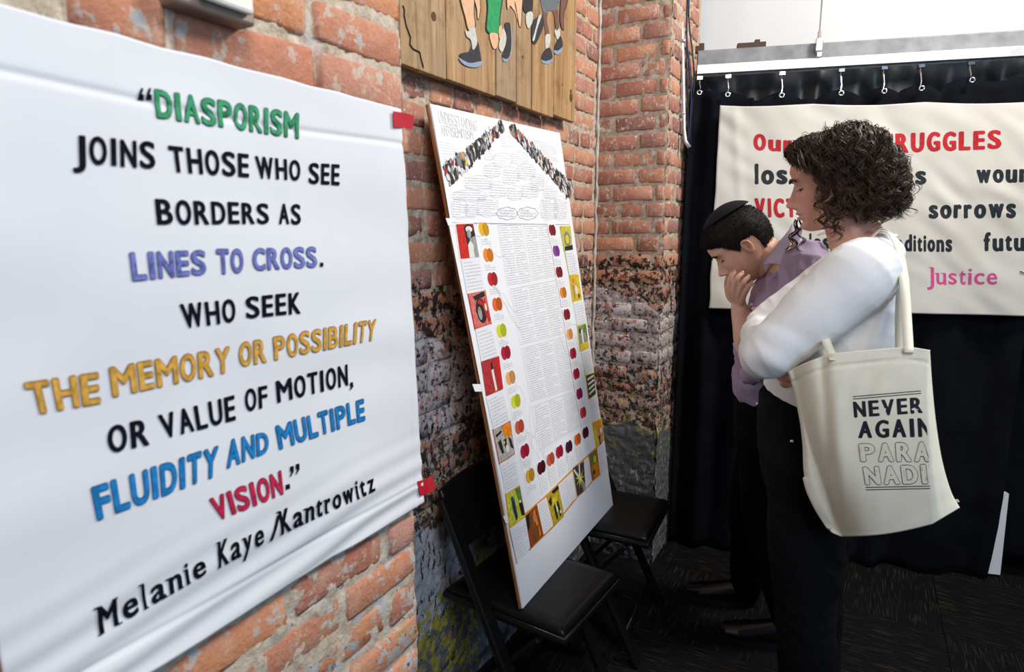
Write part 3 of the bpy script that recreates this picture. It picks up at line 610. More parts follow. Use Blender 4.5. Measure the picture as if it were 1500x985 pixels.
for ci, (u, v, k, _z) in enumerate(pairs):
    c = B(u, v); s0 = (c-BL).dot(bs); t0 = (c-BL).dot(bt)
    low = 10 < ci < 17; cw = .024 if low else .031; oc = .0014+.00008*ci; hb = .075 if low else .046
    o = slab([Bst(s0-cw, t0-hb), Bst(s0+cw, t0-hb), Bst(s0+cw, t0+.0205), Bst(s0-cw, t0+.0205)], .0004, 'swatch_card', PAP, brd, oc)
    for j, (dx, m) in enumerate(((-.0095, 0), (.0095, 1))):
        mb = MB(); rr = .0165; mb.poly([Bst(s0+dx+(rr)*math.cos(a), t0+rr*1.12*math.sin(a), oc+.0006+.0003*j) for a in [i*math.pi/10 for i in range(20)]])
        d_ = addp(mb, 'paint_dab', ovm[k][m], o); d_.location = (0, 0, 0)
    scribble(hand, [Bst(s0-cw+.005, t0-.024), Bst(s0+cw-.006, t0-.024), Bst(s0+cw-.006, t0-hb+.004), Bst(s0-cw+.005, t0-hb+.004)], 3 if hb < .06 else 5, off=oc+.0006, jag=1.2)
# art cards: px quad TL TR BR BL, base colour and strokes (colour, points in unit square)
def art(quad, base, shapes, border=None):
    P_ = [B(u, v) for u, v in quad]
    def mp(x, y): return (P_[0]*(1-x)+P_[1]*x)*(1-y)+(P_[3]*(1-x)+P_[2]*x)*y
    if border:
        slab([mp(-.05, -.04), mp(1.05, -.04), mp(1.05, 1.04), mp(-.05, 1.04)], .0006, 'card_border', paint('border', border, .1), brd, .0024)
    o = slab(P_, .0006, 'art_card', paint('art_base', base, .35), brd, .0031)
    for i, (c, pts) in enumerate(shapes):
        mb = MB(); mb.poly([mp(min(1, max(0, x)), min(1, max(0, y)))+bn*(.0033+.00012*i) for x, y in pts]); d_ = addp(mb, 'art_shape', AC[c], o); d_.location = (0, 0, 0)
def ell(cx, cy, rx, ry, n=12, a0=0, a1=2*math.pi): return [(cx+rx*math.cos(a0+(a1-a0)*k/n), cy+ry*math.sin(a0+(a1-a0)*k/n)) for k in range(n)]
AC = {'k': paint('art_black', (.02, .018, .018), .2), 'w': paint('art_white', (.72, .70, .66), .1), 'g': paint('art_grey', (.30, .30, .30), .3), 'r': paint('art_red', (.50, .02, .015), .25), 'y': paint('art_yellow', (.70, .52, .03), .3), 'o': paint('art_orange', (.75, .22, .01), .25), 'G': paint('art_green', (.10, .22, .06), .3), 'b': paint('art_brown', (.20, .07, .02), .3), 'L': paint('art_lime', (.62, .62, .05), .2), 't': paint('art_teal', (.03, .10, .10), .3), 's': paint('art_skin', (.45, .22, .12), .2)}
OR_ = (.72, .30, .03)
art([(666.6, 329), (691.7, 328), (700.6, 377), (673.6, 380)], (.55, .02, .012), [('k', [(.40, .10), (.62, .0), (.9, .05), (1, .3), (1, 1), (.55, 1), (.45, .55)]), ('g', [(.62, .45), (1, .35), (1, 1), (.75, 1)]), ('w', ell(.68, .16, .2, .09)), ('g', ell(.64, .30, .12, .13)), ('w', [(.48, .62), (.62, .5), (.78, .6), (.74, 1), (.46, 1)])], (.8, .8, .8))
art([(685, 431), (709, 426.6), (718, 474), (695, 481.5)], (.62, .16, .13), [('k', ell(.55, .55, .32, .38)), ('r', [(.75, .3), (.9, .2), (1, .9), (.85, .95)]), ('g', ell(.44, .62, .12, .2)), ('k', [(.2, .1), (.9, .0), (.95, .15), (.3, .22)]), ('r', [(.38, .30), (.55, .2), (.8, .4), (.86, .8), (.76, .75), (.66, .42)]), ('w', ell(.84, .48, .06, .12))], (.55, .03, .03))
art([(703.5, 530.5), (729.5, 522), (735.6, 570), (711, 581)], (.42, .03, .035), [('w', [(.46, .32), (.58, .3), (.66, .95), (.55, .98)]), ('k', [(.48, .12), (.56, .1), (.6, .3), (.47, .34)]), ('r', [(.7, .0), (1, .0), (1, 1), (.78, 1)])])
art([(721.8, 631), (745.8, 618.6), (752, 664.5), (730.8, 678.7)], (.42, .40, .36), [('o', [(.45, .0), (1, .0), (1, .42), (.55, .38)]), ('k', [(.1, .4), (.3, .35), (.36, .8), (.22, .78)]), ('k', [(.45, .42), (.62, .4), (.58, .85), (.46, .6)]), ('k', [(.75, .4), (.9, .5), (1, .85), (.82, .75)]), ('w', ell(.6, .72, .1, .12)), ('y', ell(.45, .5, .06, .05)), ('k', [(.05, .15), (.4, .1), (.42, .16), (.08, .24)])], (.5, .12, .1))
art([(740, 725), (759.6, 713), (767.7, 756.7), (746, 773)], (.58, .55, .05), [('t', [(.26, .2), (.38, .12), (.52, .3), (.56, .85), (.4, .95), (.3, .6)]), ('k', [(.34, .3), (.42, .3), (.5, .9), (.42, .95)]), ('G', [(.62, .0), (1, .0), (1, .6), (.8, .5)]), ('k', [(.74, .5), (.86, .45), (1, .6), (1, .95), (.8, .9)]), ('w', ell(.85, .45, .06, .05))], OR_)
art([(768.5, 756.6), (784.8, 739.6), (795, 784), (775.4, 803.8)], (.30, .06, .015), [('o', [(.6, .1), (.75, .05), (.85, .9), (.7, .95)]), ('b', [(.2, .1), (.45, .2), (.5, .9), (.25, .95)]), ('s', ell(.62, .3, .12, .12)), ('k', [(0, .0), (.3, .0), (.2, .4), (0, .5)]), ('b', [(.35, .6), (.8, .55), (.7, .98), (.4, .95)])], OR_)
art([(799.8, 726.6), (816, 711), (824, 756), (810, 770)], (.45, .34, .02), [('k', [(.0, .2), (.3, .1), (.25, .35), (.1, .4)]), ('y', ell(.5, .35, .25, .15)), ('k', [(.3, .5), (.45, .4), (.5, .9), (.35, .95)]), ('k', [(.62, .4), (.78, .45), (.85, .9), (.7, .95)]), ('w', ell(.55, .62, .06, .12)), ('k', [(.4, 0), (1, 0), (1, .12), (.5, .12)]), ('w', ell(.8, .8, .08, .06))], OR_)
sp = []
for i in range(18): a = i*math.pi/9; rr = .5 if i % 2 == 0 else .13; sp.append((.5+rr*math.cos(a), .5+rr*.75*math.sin(a)))
art([(838, 686), (854, 676.6), (856.6, 717), (845, 727)], (.05, .045, .05), [('w', [(.5, .0), (.62, .0), (.5, .5), (.4, .5)]), ('w', [(.0, .1), (.1, .05), (.5, .5), (.45, .55)]), ('g', [(.6, .6), (1, .8), (1, 1), (.7, 1)]), ('L', sp), ('w', ell(.5, .5, .07, .06))], OR_)
art([(861.5, 666.5), (873, 658), (878, 695), (866, 705)], (.28, .16, .04), [('o', [(.2, .5), (.9, .45), (1, 1), (.3, 1)]), ('G', [(.1, .1), (.6, .05), (.6, .4), (.15, .45)]), ('y', ell(.6, .3, .18, .14)), ('k', ell(.35, .75, .1, .1))], OR_)
YB = (.72, .60, .06)
art([(820, 331.7), (834.5, 331.7), (838, 366), (825, 367.6)], (.55, .50, .05), [('g', ell(.5, .55, .38, .36)), ('G', ell(.5, .55, .27, .27)), ('y', ell(.5, .55, .2, .2)), ('k', [(.1, .85), (1, .8), (1, 1), (.1, 1)])])
art([(833, 404), (846, 403), (850.7, 438), (838, 441.7)], (.60, .42, .03), [('s', [(.15, .4), (.3, .35), (.35, .9), (.2, .9)]), ('w', ell(.55, .6, .14, .2)), ('y', [(.7, .1), (.9, .1), (.95, .8), (.75, .8)]), ('b', ell(.75, .85, .12, .1)), ('o', ell(.3, .2, .12, .1))], YB)
art([(845, 478.7), (857, 475), (861.5, 510), (849, 514)], (.22, .27, .14), [('w', [(.3, .2), (.5, .15), (.55, .8), (.35, .85)]), ('y', [(.0, .75), (1, .7), (1, 1), (.0, 1)]), ('G', [(.6, .0), (1, .0), (1, .5), (.7, .5)]), ('g', ell(.75, .5, .1, .2)), ('k', ell(.2, .2, .1, .1))], YB)
art([(857, 551), (869, 546.7), (871.7, 577), (861.5, 585)], (.07, .05, .03), [('w', [(.1, .14+k*.21), (.9, .06+k*.21), (.92, .15+k*.21), (.12, .24+k*.21)]) for k in range(4)], YB)
art([(866.8, 620.6), (880, 613.7), (884, 646), (873, 657.6)], (.62, .30, .05), [('o', [(.5, .0), (.8, .0), (.7, .4), (.4, .4)]), ('s', ell(.72, .5, .2, .3)), ('w', ell(.75, .45, .1, .12)), ('L', [(.0, .3), (.2, .2), (.3, .9), (.1, 1)]), ('k', [(.4, .6), (.55, .6), (.6, 1), (.45, 1)]), ('g', ell(.6, .85, .12, .1))], YB)
notes = [[(673.6, 380), (700.6, 377), (709, 426), (683, 431)], [(695, 483), (718, 475), (728, 521), (704, 530)], [(711, 583), (735, 571), (745, 617), (722, 630)], [(731, 680), (753, 667), (759, 711), (740, 724)], [(745.5, 775), (768, 758), (775.5, 803), (755, 825)],
 [(785.5, 739), (799, 729), (809, 770), (795, 784)], [(816.5, 711), (837.5, 691), (843.6, 729), (824, 748)], [(854.5, 676.6), (861, 671), (866, 705), (857, 715)], [(873.5, 656), (884, 644), (889, 683), (878.5, 695)], [(827, 368), (839.5, 367.6), (846, 399), (833, 403.5)], [(838.5, 443), (852, 440), (857.6, 472.6), (844.5, 477)], [(850, 516), (862.7, 510), (867.6, 543), (857, 548)], [(861.8, 586), (873, 580), (879, 612), (867, 619)]]
def inset(q4, k=.06):
    c = sum(q4, Vector())/4; return [p+(c-p)*k for p in q4]
for n_ in notes:
    sheet(n_, 'note_card', PAP2, .0030); q4 = inset([B(u, v) for u, v in n_], .12); rows = max(5, int((q4[0]-q4[3]).length/.0085)); scribble(hand, q4, rows, off=.0036)
ORB = paint('orange_border_strip', OR_, .1); YEB = paint('yellow_border_strip', YB, .1)
def strip(pts, wd, mat, off=.0028):
    mb = MB()
    for (a, b) in zip(pts, pts[1:]):
        p, r_ = B(*a), B(*b); d = (r_-p).normalized().cross(bn)*wd; mb.add([p-d+bn*off, r_-d+bn*off, r_+d+bn*off, p+d+bn*off], [(0, 1, 2, 3)])
    addp(mb, 'border_strip', mat, brd)
strip([(768, 754), (800, 726), (838, 688), (873, 656)], .003, ORB); strip([(775, 804), (810, 771), (845, 728), (866, 706)], .003, ORB, .0024); strip([(819, 332), (833, 404), (857, 551), (873, 656)], .002, YEB); strip([(756, 826), (745, 776)], .0012, paint('thin_red', (.5, .1, .08), .1), .0034)
# central panels full of handwriting
def block(px, rows, pad=.03, outline=True, o2=hand, colsn=1):
    q4 = inset([B(u, v) for u, v in px], pad); a, b, c, d = q4
    for k in range(colsn):
        f0, f1 = (k+.04)/colsn, (k+.96)/colsn; scribble(o2, [a+(b-a)*f0, a+(b-a)*f1, d+(c-d)*f1, d+(c-d)*f0], rows, off=.0022)
    if outline:
        P_ = [B(u, v)+bn*.0022 for u, v in px]
        for p, r_ in zip(P_, P_[1:]+P_[:1]):
            d_ = (r_-p).normalized().cross(bn)*.0005; hand2.add([p-d_, r_-d_, r_+d_, p+d_], [(0, 1, 2, 3)])
block([(728, 331), (762, 330), (777, 412), (742, 418)], 24, colsn=2); block([(766, 332), (803, 331), (812, 404), (780, 411)], 22, colsn=2)
block([(747, 424), (812, 411), (826, 488), (761, 505)], 22, colsn=3); block([(763, 511), (828, 493), (840, 568), (777, 588)], 24, colsn=3); block([(778, 596), (842, 573), (849, 624), (787, 662)], 17, colsn=3)
# gable bubbles
for (u, v, a, b, r_) in [(700, 268, 20, 9, 5), (687, 287, 24, 7, 4), (735, 235, 14, 9, 5), (760, 232, 12, 8, 5), (742, 208, 8, 7, 4), (770, 252, 13, 10, 6), (720, 250, 12, 9, 5), (748, 258, 12, 11, 6), (672, 306, 11, 13, 7), (690, 308, 9, 10, 6), (713, 303, 15, 13, 8), (786, 268, 10, 11, 7), (803, 306, 12, 14, 9), (820, 305, 9, 15, 10), (775, 280, 12, 9, 5), (728, 278, 12, 10, 5), (753, 283, 11, 9, 5), (805, 283, 9, 8, 5), (716, 227, 8, 7, 4), (660, 250, 1, 1, 1)]:
    scribble(hand2 if v < 240 else hand, [B(u-a, v-b), B(u+a, v-b*.8), B(u+a, v+b*1.1), B(u-a, v+b)], r_, off=.0024)
    mbp = [B(u+a*1.12*math.cos(t), v+b*1.18*math.sin(t))+bn*.0023 for t in [k*math.pi/12 for k in range(25)]]
    for p, r2 in zip(mbp, mbp[1:]):
        d_ = (r2-p).normalized().cross(bn)*.00035; hand2.add([p-d_, r2-d_, r2+d_, p+d_], [(0, 1, 2, 3)])
for (u, v) in ((742, 313), (772, 313)):
    P_ = [B(u+15*math.cos(t)*(1+.06*math.cos(8*t)), v+9*math.sin(t)*(1+.06*math.cos(8*t)))+bn*.0024 for t in [k*math.pi/20 for k in range(41)]]
    for p, r2 in zip(P_, P_[1:]):
        d_ = (r2-p).normalized().cross(bn)*.0006; hand.add([p-d_, r2-d_, r2+d_, p+d_], [(0, 1, 2, 3)])
    scribble(hand, [B(u-12, v-7), B(u+12, v-6), B(u+12, v+6), B(u-12, v+5)], 3, .0026, .0006, off=.0025, jag=.8)
# right hand top note rows and meandering thread lines
scribble(hand2, [B(777, 202), B(812, 212), B(818, 238), B(792, 232)], 8, .0016, .0006, off=.0018); scribble(hand2, [B(642, 205), B(668, 210), B(662, 238), B(650, 240)], 8, off=.0018)
for k in range(26):
    u, v = rnd.choice([(708, 345), (720, 420), (740, 500), (756, 600), (775, 690), (800, 680), (830, 650), (800, 340), (815, 420), (835, 520)]); p = B(u, v); a = rnd.random()*6.28; pts = [p]
    for j in range(16): a += rnd.uniform(-.5, .5); p = p+bs*math.cos(a)*.010+bt*math.sin(a)*.014; pts.append(p)
    lim = [q_ for q_ in pts if .03 < (q_-BL).dot(bs) < .69 and (q_-BL).dot(bt) > .25]
    for p, r2 in zip(lim, lim[1:]):
        d_ = (r2-p).normalized().cross(bn)*.0004; hand2.add([p-d_+bn*.0023, r2-d_+bn*.0023, r2+d_+bn*.0023, p+d_+bn*.0023], [(0, 1, 2, 3)])
o = addp(hand, 'handwriting', PEN, brd); o['kind'] = 'stuff'; o = addp(hand2, 'pencil_marks', PEN2, brd); o['kind'] = 'stuff'
mb = MB()
for t_, px in (('UNDERSTANDING', [(643, 180), (698, 192), (640, 161), (697, 177)]), ('ANTISEMITISM', [(647, 198), (693, 205), (644, 182), (692, 192)])):
    word(mb, t_, [Vector(((B(*p)-BL).dot(bs), (B(*p)-BL).dot(bt))) for p in px], lambda a, b: Bst(a, b, .002), 0, step=0)
addp(mb, 'heading', plain('pale_pencil', (.72, .72, .73)), brd)
mb = MB(); P_ = [B(u, v)+bn*.0021 for u, v in ((661, 326.5), (834, 329.5))]; d_ = bt*.0006; mb.add([P_[0]-d_, P_[1]-d_, P_[1]+d_, P_[0]+d_], [(0, 1, 2, 3)]); addp(mb, 'fold_line', PEN, brd)

# ------------------------------------------------------------------ cream banner on the curtain
def ch(s, z):
    return .052+.009*noise.noise(Vector((s*3.2, z*2.5, 5)))+.006*noise.noise(Vector((s*9+z*7, z*5, 2)))+.0032*math.sin(s*40+z*60+4*noise.noise(Vector((s*4, z*4, 8))))*noise.noise(Vector((s*5, z*5, 1)))+.004*math.exp(-((s-.10-(1.95-z)*.12)/.02)**2)
tl = cs(1053, 157); tr = cs(1500, 152); blc = cs(1057, 450); brc = cs(1500, 461); SW = 1.62
slopet = (tr[1]-tl[1])/(tr[0]-tl[0]); slopeb = (brc[1]-blc[1])/(brc[0]-blc[0])
def cfn(a, b):
    s = tl[0]+(SW-tl[0])*a+(.004*noise.noise(Vector((b*9, 0, 0))) if a < .01 else 0); zt = tl[1]+slopet*(s-tl[0])-.008*abs(math.sin(s*8)); zb = blc[1]+slopeb*(s-blc[0]); z = zb+(zt-zb)*b
    return cur(s, z, ch(s, z))
mb = MB(); mb.grid(cfn, 220, 150, True)
q = NT('cream_canvas', .9, .12); P = q.pos(); q.bump(q.noise(q.scale(P, 500, 500, 500), 1, 2), .15, .0006); q.out(q.mix(q.mapr(q.noise(P, 3, 3), .3, .7), (.62, .59, .52), (.70, .68, .62))); 
cb = mb.build('canvas_banner', q.m, None, True); tag(cb, 'cream canvas banner with red and black painted words, pinned on dark curtain', 'banner')
m = cb.modifiers.new('t', 'SOLIDIFY'); m.thickness = .0012
CRED = paint('red_brush', (.50, .015, .022), .15); CBK = paint('black_brush', (.018, .024, .028), .2); CPK = paint('pink_brush', (.68, .09, .28), .15)
def cw_(t, px, mat, off=.028, serif=False):
    mb = MB(); qd = [Vector(cs(*p)) for p in px]; pf = lambda s, z: cur(s, z, ch(s, z)+.0018)
    if serif: serif_word(mb, t, qd, pf, .04, step=.03, shear=0)
    else: word(mb, t, qd, pf, .11, step=.03, jit=.012)
    mb.build('lettering', mat, cb)
# BL BR TL TR of the cap height
cw_('Our', [(1101, 222), (1157, 225), (1101, 199), (1157, 201)], CRED, .045); cw_('STRUGGLES', [(1262, 228), (1456, 220), (1262, 200), (1456, 194)], CRED, .04)
cw_('losses', [(1102, 271), (1212, 270), (1102, 242), (1212, 242)], CBK, .045); cw_('lives', [(1270, 272), (1349, 271), (1270, 246), (1349, 244)], CBK, .035); cw_('wounds', [(1420, 269), (1534, 268), (1420, 242), (1534, 241)], CBK, .04)
cw_('VICTORIES', [(1103, 319), (1245, 318), (1102, 292), (1245, 292)], CRED, .035); cw_('sorrows', [(1352, 320), (1477, 319), (1352, 293), (1477, 290)], CBK, .035)
cw_('lessons', [(1181, 365), (1262, 366), (1181, 342), (1262, 342)], CBK, .03); cw_('traditions', [(1286, 367), (1386, 368), (1286, 344), (1386, 343)], CBK, .03); cw_('futures', [(1431, 367), (1540, 366), (1431, 341), (1540, 338)], CBK, .04)
cw_('Justice', [(1350, 415), (1450, 415), (1350, 391), (1450, 391)], CPK, .004, serif=True)
mb = MB(); pts = [cur(*cs(u, v), ch(*cs(u, v))+.003) for u, v in ((1484, 396), (1488, 398), (1494, 398), (1500, 403), (1502, 412), (1508, 398), (1520, 394))]
mb.tube(pts, .004, 6, flat=.3); mb.build('brush_flourish', CRED, cb)

# ------------------------------------------------------------------ black folding chairs
PLA = plain('black_resin', (.0045, .0045, .005), .34, var=.15, spec=.35, sc=60, bump=.05); VIN = plain('black_vinyl', (.0055, .0055, .006), .33, var=.15, spec=.25, sc=200, bump=.15)
def chair(loc, rz, lab):
    root = empty('folding_chair', loc); root.rotation_euler.z = rz; tag(root, lab, 'chair', 'black folding chairs under the display board')
    # local frame: seat faces +x (towards the room), width along y; seat top at .45
    hw = .192
    for sy in (-1, 1):
        f = MB(); f.box((0, 0, 0), (.034, .018, .98), bev=.006)          # back post running down to the front foot
        a = Vector((-.150, sy*hw, .735)); b = Vector((.20, sy*hw, .0)); d = b-a
        R = d.to_track_quat('Z', 'Y').to_matrix(); c = MB(); c.box((a+b)/2, (.042, .020, d.length), R @ Matrix.Rotation(0, 3, 'Z'), .006)
        c.build('side_frame', PLA, root)
        a = Vector((.145, sy*(hw-.024), .415)); b = Vector((-.21, sy*(hw-.024), .0)); d = b-a; R = d.to_track_quat('Z', 'Y').to_matrix(); c = MB(); c.box((a+b)/2, (.034, .016, d.length), R, .005); c.build('rear_leg', PLA, root)
    def sfn(a, b, zc, tk):
        return None
    bm = MB(); bm.box((.02, 0, .427), (.40, .345, .022), bev=.008); bm.build('seat_pan', PLA, root)
    V = MB(); n = 24
    def cush(a, b):
        x = -.17+.385*a; y = -.168+.336*b; ex = min(a, 1-a)*.385; ey = min(b, 1-b)*.336; e = min(ex, ey); h = .010+.016*min(1, e/.022)**.5
        rim = -.004*math.exp(-((e-.020)/.005)**2); return Vector((x, y, .434+h+rim))
    V.grid(cush, 30, 30); V.grid(lambda a, b: Vector((-.17+.385*a, -.168+.336*b, .434)), 1, 1, True)
    o = V.build('seat_pad', VIN, root, True); s_ = o.modifiers.new('t', 'SOLIDIFY'); s_.thickness = .004
    bk = MB(); 
    def bf(a, b):
        y = -hw+2*hw*a; t = (b-.5)*.17; base = Vector((-.128, y, .675)); d = Vector((-.455, 0, .89)); bow = -.02*(1-(2*a-1)**2); return base+d*t+Vector((bow, 0, .012*(1-(2*a-1)**2)*(b*2-1)))
    bk.grid(bf, 16, 6); o = bk.build('backrest', PLA, root, True); s_ = o.modifiers.new('t', 'SOLIDIFY'); s_.thickness = .016; s_.offset = 0; bv = o.modifiers.new('b', 'BEVEL'); bv.width = .004
    for (x, z) in ((.13, .10), (-.13, .10)):
        c = MB(); c.tube([(x+.02*(1 if x > 0 else -1), -hw+.01, z), (x+.02*(1 if x > 0 else -1), hw-.01, z)], .008, 8); c.build('cross_bar', PLA, root, True)
    return root
chair((.224, 1.472, 0), math.radians(-4), 'black folding chair nearest the camera, with the board corner on its seat')
chair((.236, 2.02, 0), math.radians(4), 'black folding chair farther back by the brick corner, behind the white board')

# ------------------------------------------------------------------ figures
def loft(mb, rings, side=(0, 1, 0), n=20, ends=(1, 1)):
    """rings: (centre, half size along side, half size across); rounded ends"""
    side = Vector(side); R = [(Vector(c), a, b) for c, a, b in rings]
    if len(R) > 1:
        t0 = (R[0][0]-R[1][0]).normalized(); t1 = (R[-1][0]-R[-2][0]).normalized()
        if ends[0]: c, a, b = R[0]; r = min(a, b); R = [(c+t0*r*.9, a*.3, b*.3), (c+t0*r*.6, a*.78, b*.78)]+R
        if ends[1]: c, a, b = R[-1]; r = min(a, b); R = R+[(c+t1*r*.6, a*.78, b*.78), (c+t1*r*.9, a*.3, b*.3)]
    V = []; F = []; m = len(R)
    for i, (c, a, b) in enumerate(R):
        t = (R[min(i+1, m-1)][0]-R[max(i-1, 0)][0]).normalized(); s = (side-t*side.dot(t)).normalized(); q_ = t.cross(s)
        for k in range(n): th = 2*math.pi*k/n; V.append(c+s*a*math.cos(th)+q_*b*math.sin(th))
    for i in range(m-1):
        for k in range(n): k2 = (k+1) % n; F.append((i*n+k, i*n+k2, (i+1)*n+k2, (i+1)*n+k))
    F.append(tuple(range(n-1, -1, -1))); F.append(tuple((m-1)*n+k for k in range(n))); mb.add(V, F)
def limb(mb, pts, n=14, sub=4):
    """round tapered limb through (point, radius) knots, interpolated smoothly"""
    P_ = [Vector(p) for p, r in pts]; rr = [r for p, r in pts]; out = []
    for i in range(len(P_)-1):
        p0 = P_[max(i-1, 0)]; p1 = P_[i]; p2 = P_[i+1]; p3 = P_[min(i+2, len(P_)-1)]
        for k in range(sub):
            t = k/sub; q_ = .5*((2*p1)+(p2-p0)*t+(2*p0-5*p1+4*p2-p3)*t*t+(3*p1-p0-3*p2+p3)*t**3); s_ = t*t*(3-2*t); out.append((q_, rr[i]*(1-s_)+rr[i+1]*s_, rr[i]*(1-s_)+rr[i+1]*s_))
    out.append((P_[-1], rr[-1], rr[-1])); loft(mb, out, (.13, .98, .11), n)
def ellipsoid(mb, c, r, R=None, n=20, m=12):
    V = []; F = []; R = R or Matrix.Identity(3); c = Vector(c)
    for j in range(m+1):
        ph = math.pi*(j+.02)/(m+.04)
        for i in range(n): th = 2*math.pi*i/n; V.append(c+R@Vector((r[0]*math.sin(ph)*math.cos(th), r[1]*math.sin(ph)*math.sin(th), r[2]*math.cos(ph))))
    for j in range(m):
        for i in range(n): i2 = (i+1) % n; F.append((j*n+i, (j+1)*n+i, (j+1)*n+i2, j*n+i2))
    F.append(tuple(range(n))); F.append(tuple(m*n+i for i in range(n-1, -1, -1))); mb.add(V, F)
def fuse(mb, voxel, it=4, fold=None):
    me = mesh('fuse', mb.V, mb.F); o = bpy.data.objects.new('fuse', me); COL.objects.link(o)
    m = o.modifiers.new('r', 'REMESH'); m.mode = 'VOXEL'; m.voxel_size = voxel
    s = o.modifiers.new('s', 'SMOOTH'); s.factor = .5; s.iterations = it
    dg = bpy.context.evaluated_depsgraph_get(); me2 = bpy.data.meshes.new_from_object(o.evaluated_get(dg)); bpy.data.objects.remove(o); bpy.data.meshes.remove(me)
    me2.materials.clear()
    if fold:
        N = [v.normal.copy() for v in me2.vertices]
        for v, nn in zip(me2.vertices, N): v.co = v.co+nn*fold(v.co)
    r = MB(); r.V = [v.co.copy() for v in me2.vertices]; r.F = [tuple(p.vertices) for p in me2.polygons]; r.C = [None]*len(r.F); bpy.data.meshes.remove(me2); return r
def lerp(tab, z):
    if z <= tab[0][0]: return tab[0][1]
    for (a, b), (c, d) in zip(tab, tab[1:]):
        if z <= c: t = (z-a)/(c-a); t = t*t*(3-2*t)*.35+t*.65; return b+(d-b)*t
    return tab[-1][1]
def gs(x, s): return math.exp(-(x/s)**2)
def head(mb, to, female=False, nz=110, na=120, nose=1.0, bk=1.0):
    """heightfield head: x forward, y left, z up, unit = head height, chin at z 0, ears near x 0"""
    Ft = [(0, .26), (.02, .315), (.06, .352), (.12, .346), (.18, .366), (.25, .372), (.32, .365), (.42, .362), (.50, .372), (.57, .405), (.66, .410), (.76, .385), (.86, .30), (.93, .205), (.98, .09), (1.0, .0)]
    Bt = [(0, -.16), (.06, -.10), (.12, .05), (.2, .2), (.3, .33), (.42, .42), (.55, .46), (.68, .455), (.80, .40), (.89, .30), (.95, .19), (.985, .09), (1.0, .0)]
    Wt = [(0, .08), (.03, .13), (.08, .185), (.15, .235), (.24, .272), (.34, .300), (.45, .322), (.58, .345), (.70, .345), (.80, .31), (.89, .235), (.95, .155), (.985, .075), (1.0, .0)]
    if female: Ft = [(z, f-(.012 if .5 < z < .62 else 0)) for z, f in Ft]; Wt = [(z, w_*.94) for z, w_ in Wt]
    V = []; F = []
    for j in range(nz+1):
        z = 1-(1-j/nz)**1.6 if j > nz*.5 else j/nz*(1-(.5)**1.6)/.5; z = min(z, .9995)
        f, b, w_ = lerp(Ft, z), lerp(Bt, z)*bk, lerp(Wt, z)
        for i in range(na):
            th = 2*math.pi*i/na
            if i < na/2: th = math.pi*(abs(2*i/(na/2)-1)**1.5*(1 if 2*i/(na/2) > 1 else -1))/2    # dense towards the face
            else: th = math.pi/2+math.pi*(i-na/2)/(na/2)
            c, s = math.cos(th), math.sin(th); xm = (f-b)*.0
            if c >= 0: ex = 2.0; x = f*abs(c)**(.88); y = w_*(1 if s > 0 else -1)*abs(s)**(.92)
            else: x = -b*abs(c)**.95 if b > 0 else -b*abs(c); y = w_*(1 if s > 0 else -1)*abs(s)**.9
            if c > .0:
                d = 0; ay = abs(y)
                zn = z
                nb = lerp([(.24, 0), (.262, .030), (.29, .090), (.315, .105), (.35, .088), (.42, .052), (.49, .018), (.54, .0)], zn)*nose
                d += nb*gs(y, lerp([(.25, .062), (.30, .050), (.36, .036), (.5, .034)], zn))
                d += .026*gs(ay-.062, .026)*gs(z-.285, .026)
                d += .032*gs(y, .085)*gs(z-.213, .019)+.036*gs(y, .075)*gs(z-.160, .018)-.034*gs(y, .11)*gs(z-.187, .008)-.014*gs(y, .09)*gs(z-.125, .020)
                d += .018*gs(y, .07)*gs(z-.055, .035)
                d += -.040*gs(ay-.135, .060)*gs(z-.475, .040)+.020*gs(ay-.138, .040)*gs(z-.468, .020)+.007*gs(ay-.138, .05)*gs(z-.492, .007)
                d += .014*gs(ay-.12, .09)*gs(z-.555, .030)-.008*gs(y, .05)*gs(z-.53, .02)
                d += .014*gs(ay-.20, .07)*gs(z-.36, .06)
                x += d
            V.append(to(Vector((x, y, z))))
    n = na
    for j in range(nz):
        for i in range(n): i2 = (i+1) % n; F.append((j*n+i, j*n+i2, (j+1)*n+i2, (j+1)*n+i))
    F.append(tuple(range(n-1, -1, -1))); F.append(tuple(nz*n+k for k in range(n))); mb.add(V, F)
def interp(pts, t):
    n = len(pts)-1; i = min(n-1, int(t*n)); f = t*n-i; p0 = pts[max(i-1, 0)]; p1 = pts[i]; p2 = pts[i+1]; p3 = pts[min(i+2, n)]
    return tuple(.5*((2*b)+(c-a)*f+(2*a-5*b+4*c-d)*f*f+(3*b-a-3*c+d)*f**3) for a, b, c, d in zip(p0, p1, p2, p3))
def frame(O, H, yaw, pitch):
    """maps head-local unit coordinates to the world; yaw 0 looks along -x, pitch tips the face down"""
    f0 = Vector((-math.cos(yaw), -math.sin(yaw), 0)); l = Vector((0, 0, 1)).cross(f0); u0 = Vector((0, 0, 1))
    f = f0*math.cos(pitch)-u0*math.sin(pitch); u = u0*math.cos(pitch)+f0*math.sin(pitch)
    return lambda p: O+(f*p.x+l*p.y+u*p.z)*H
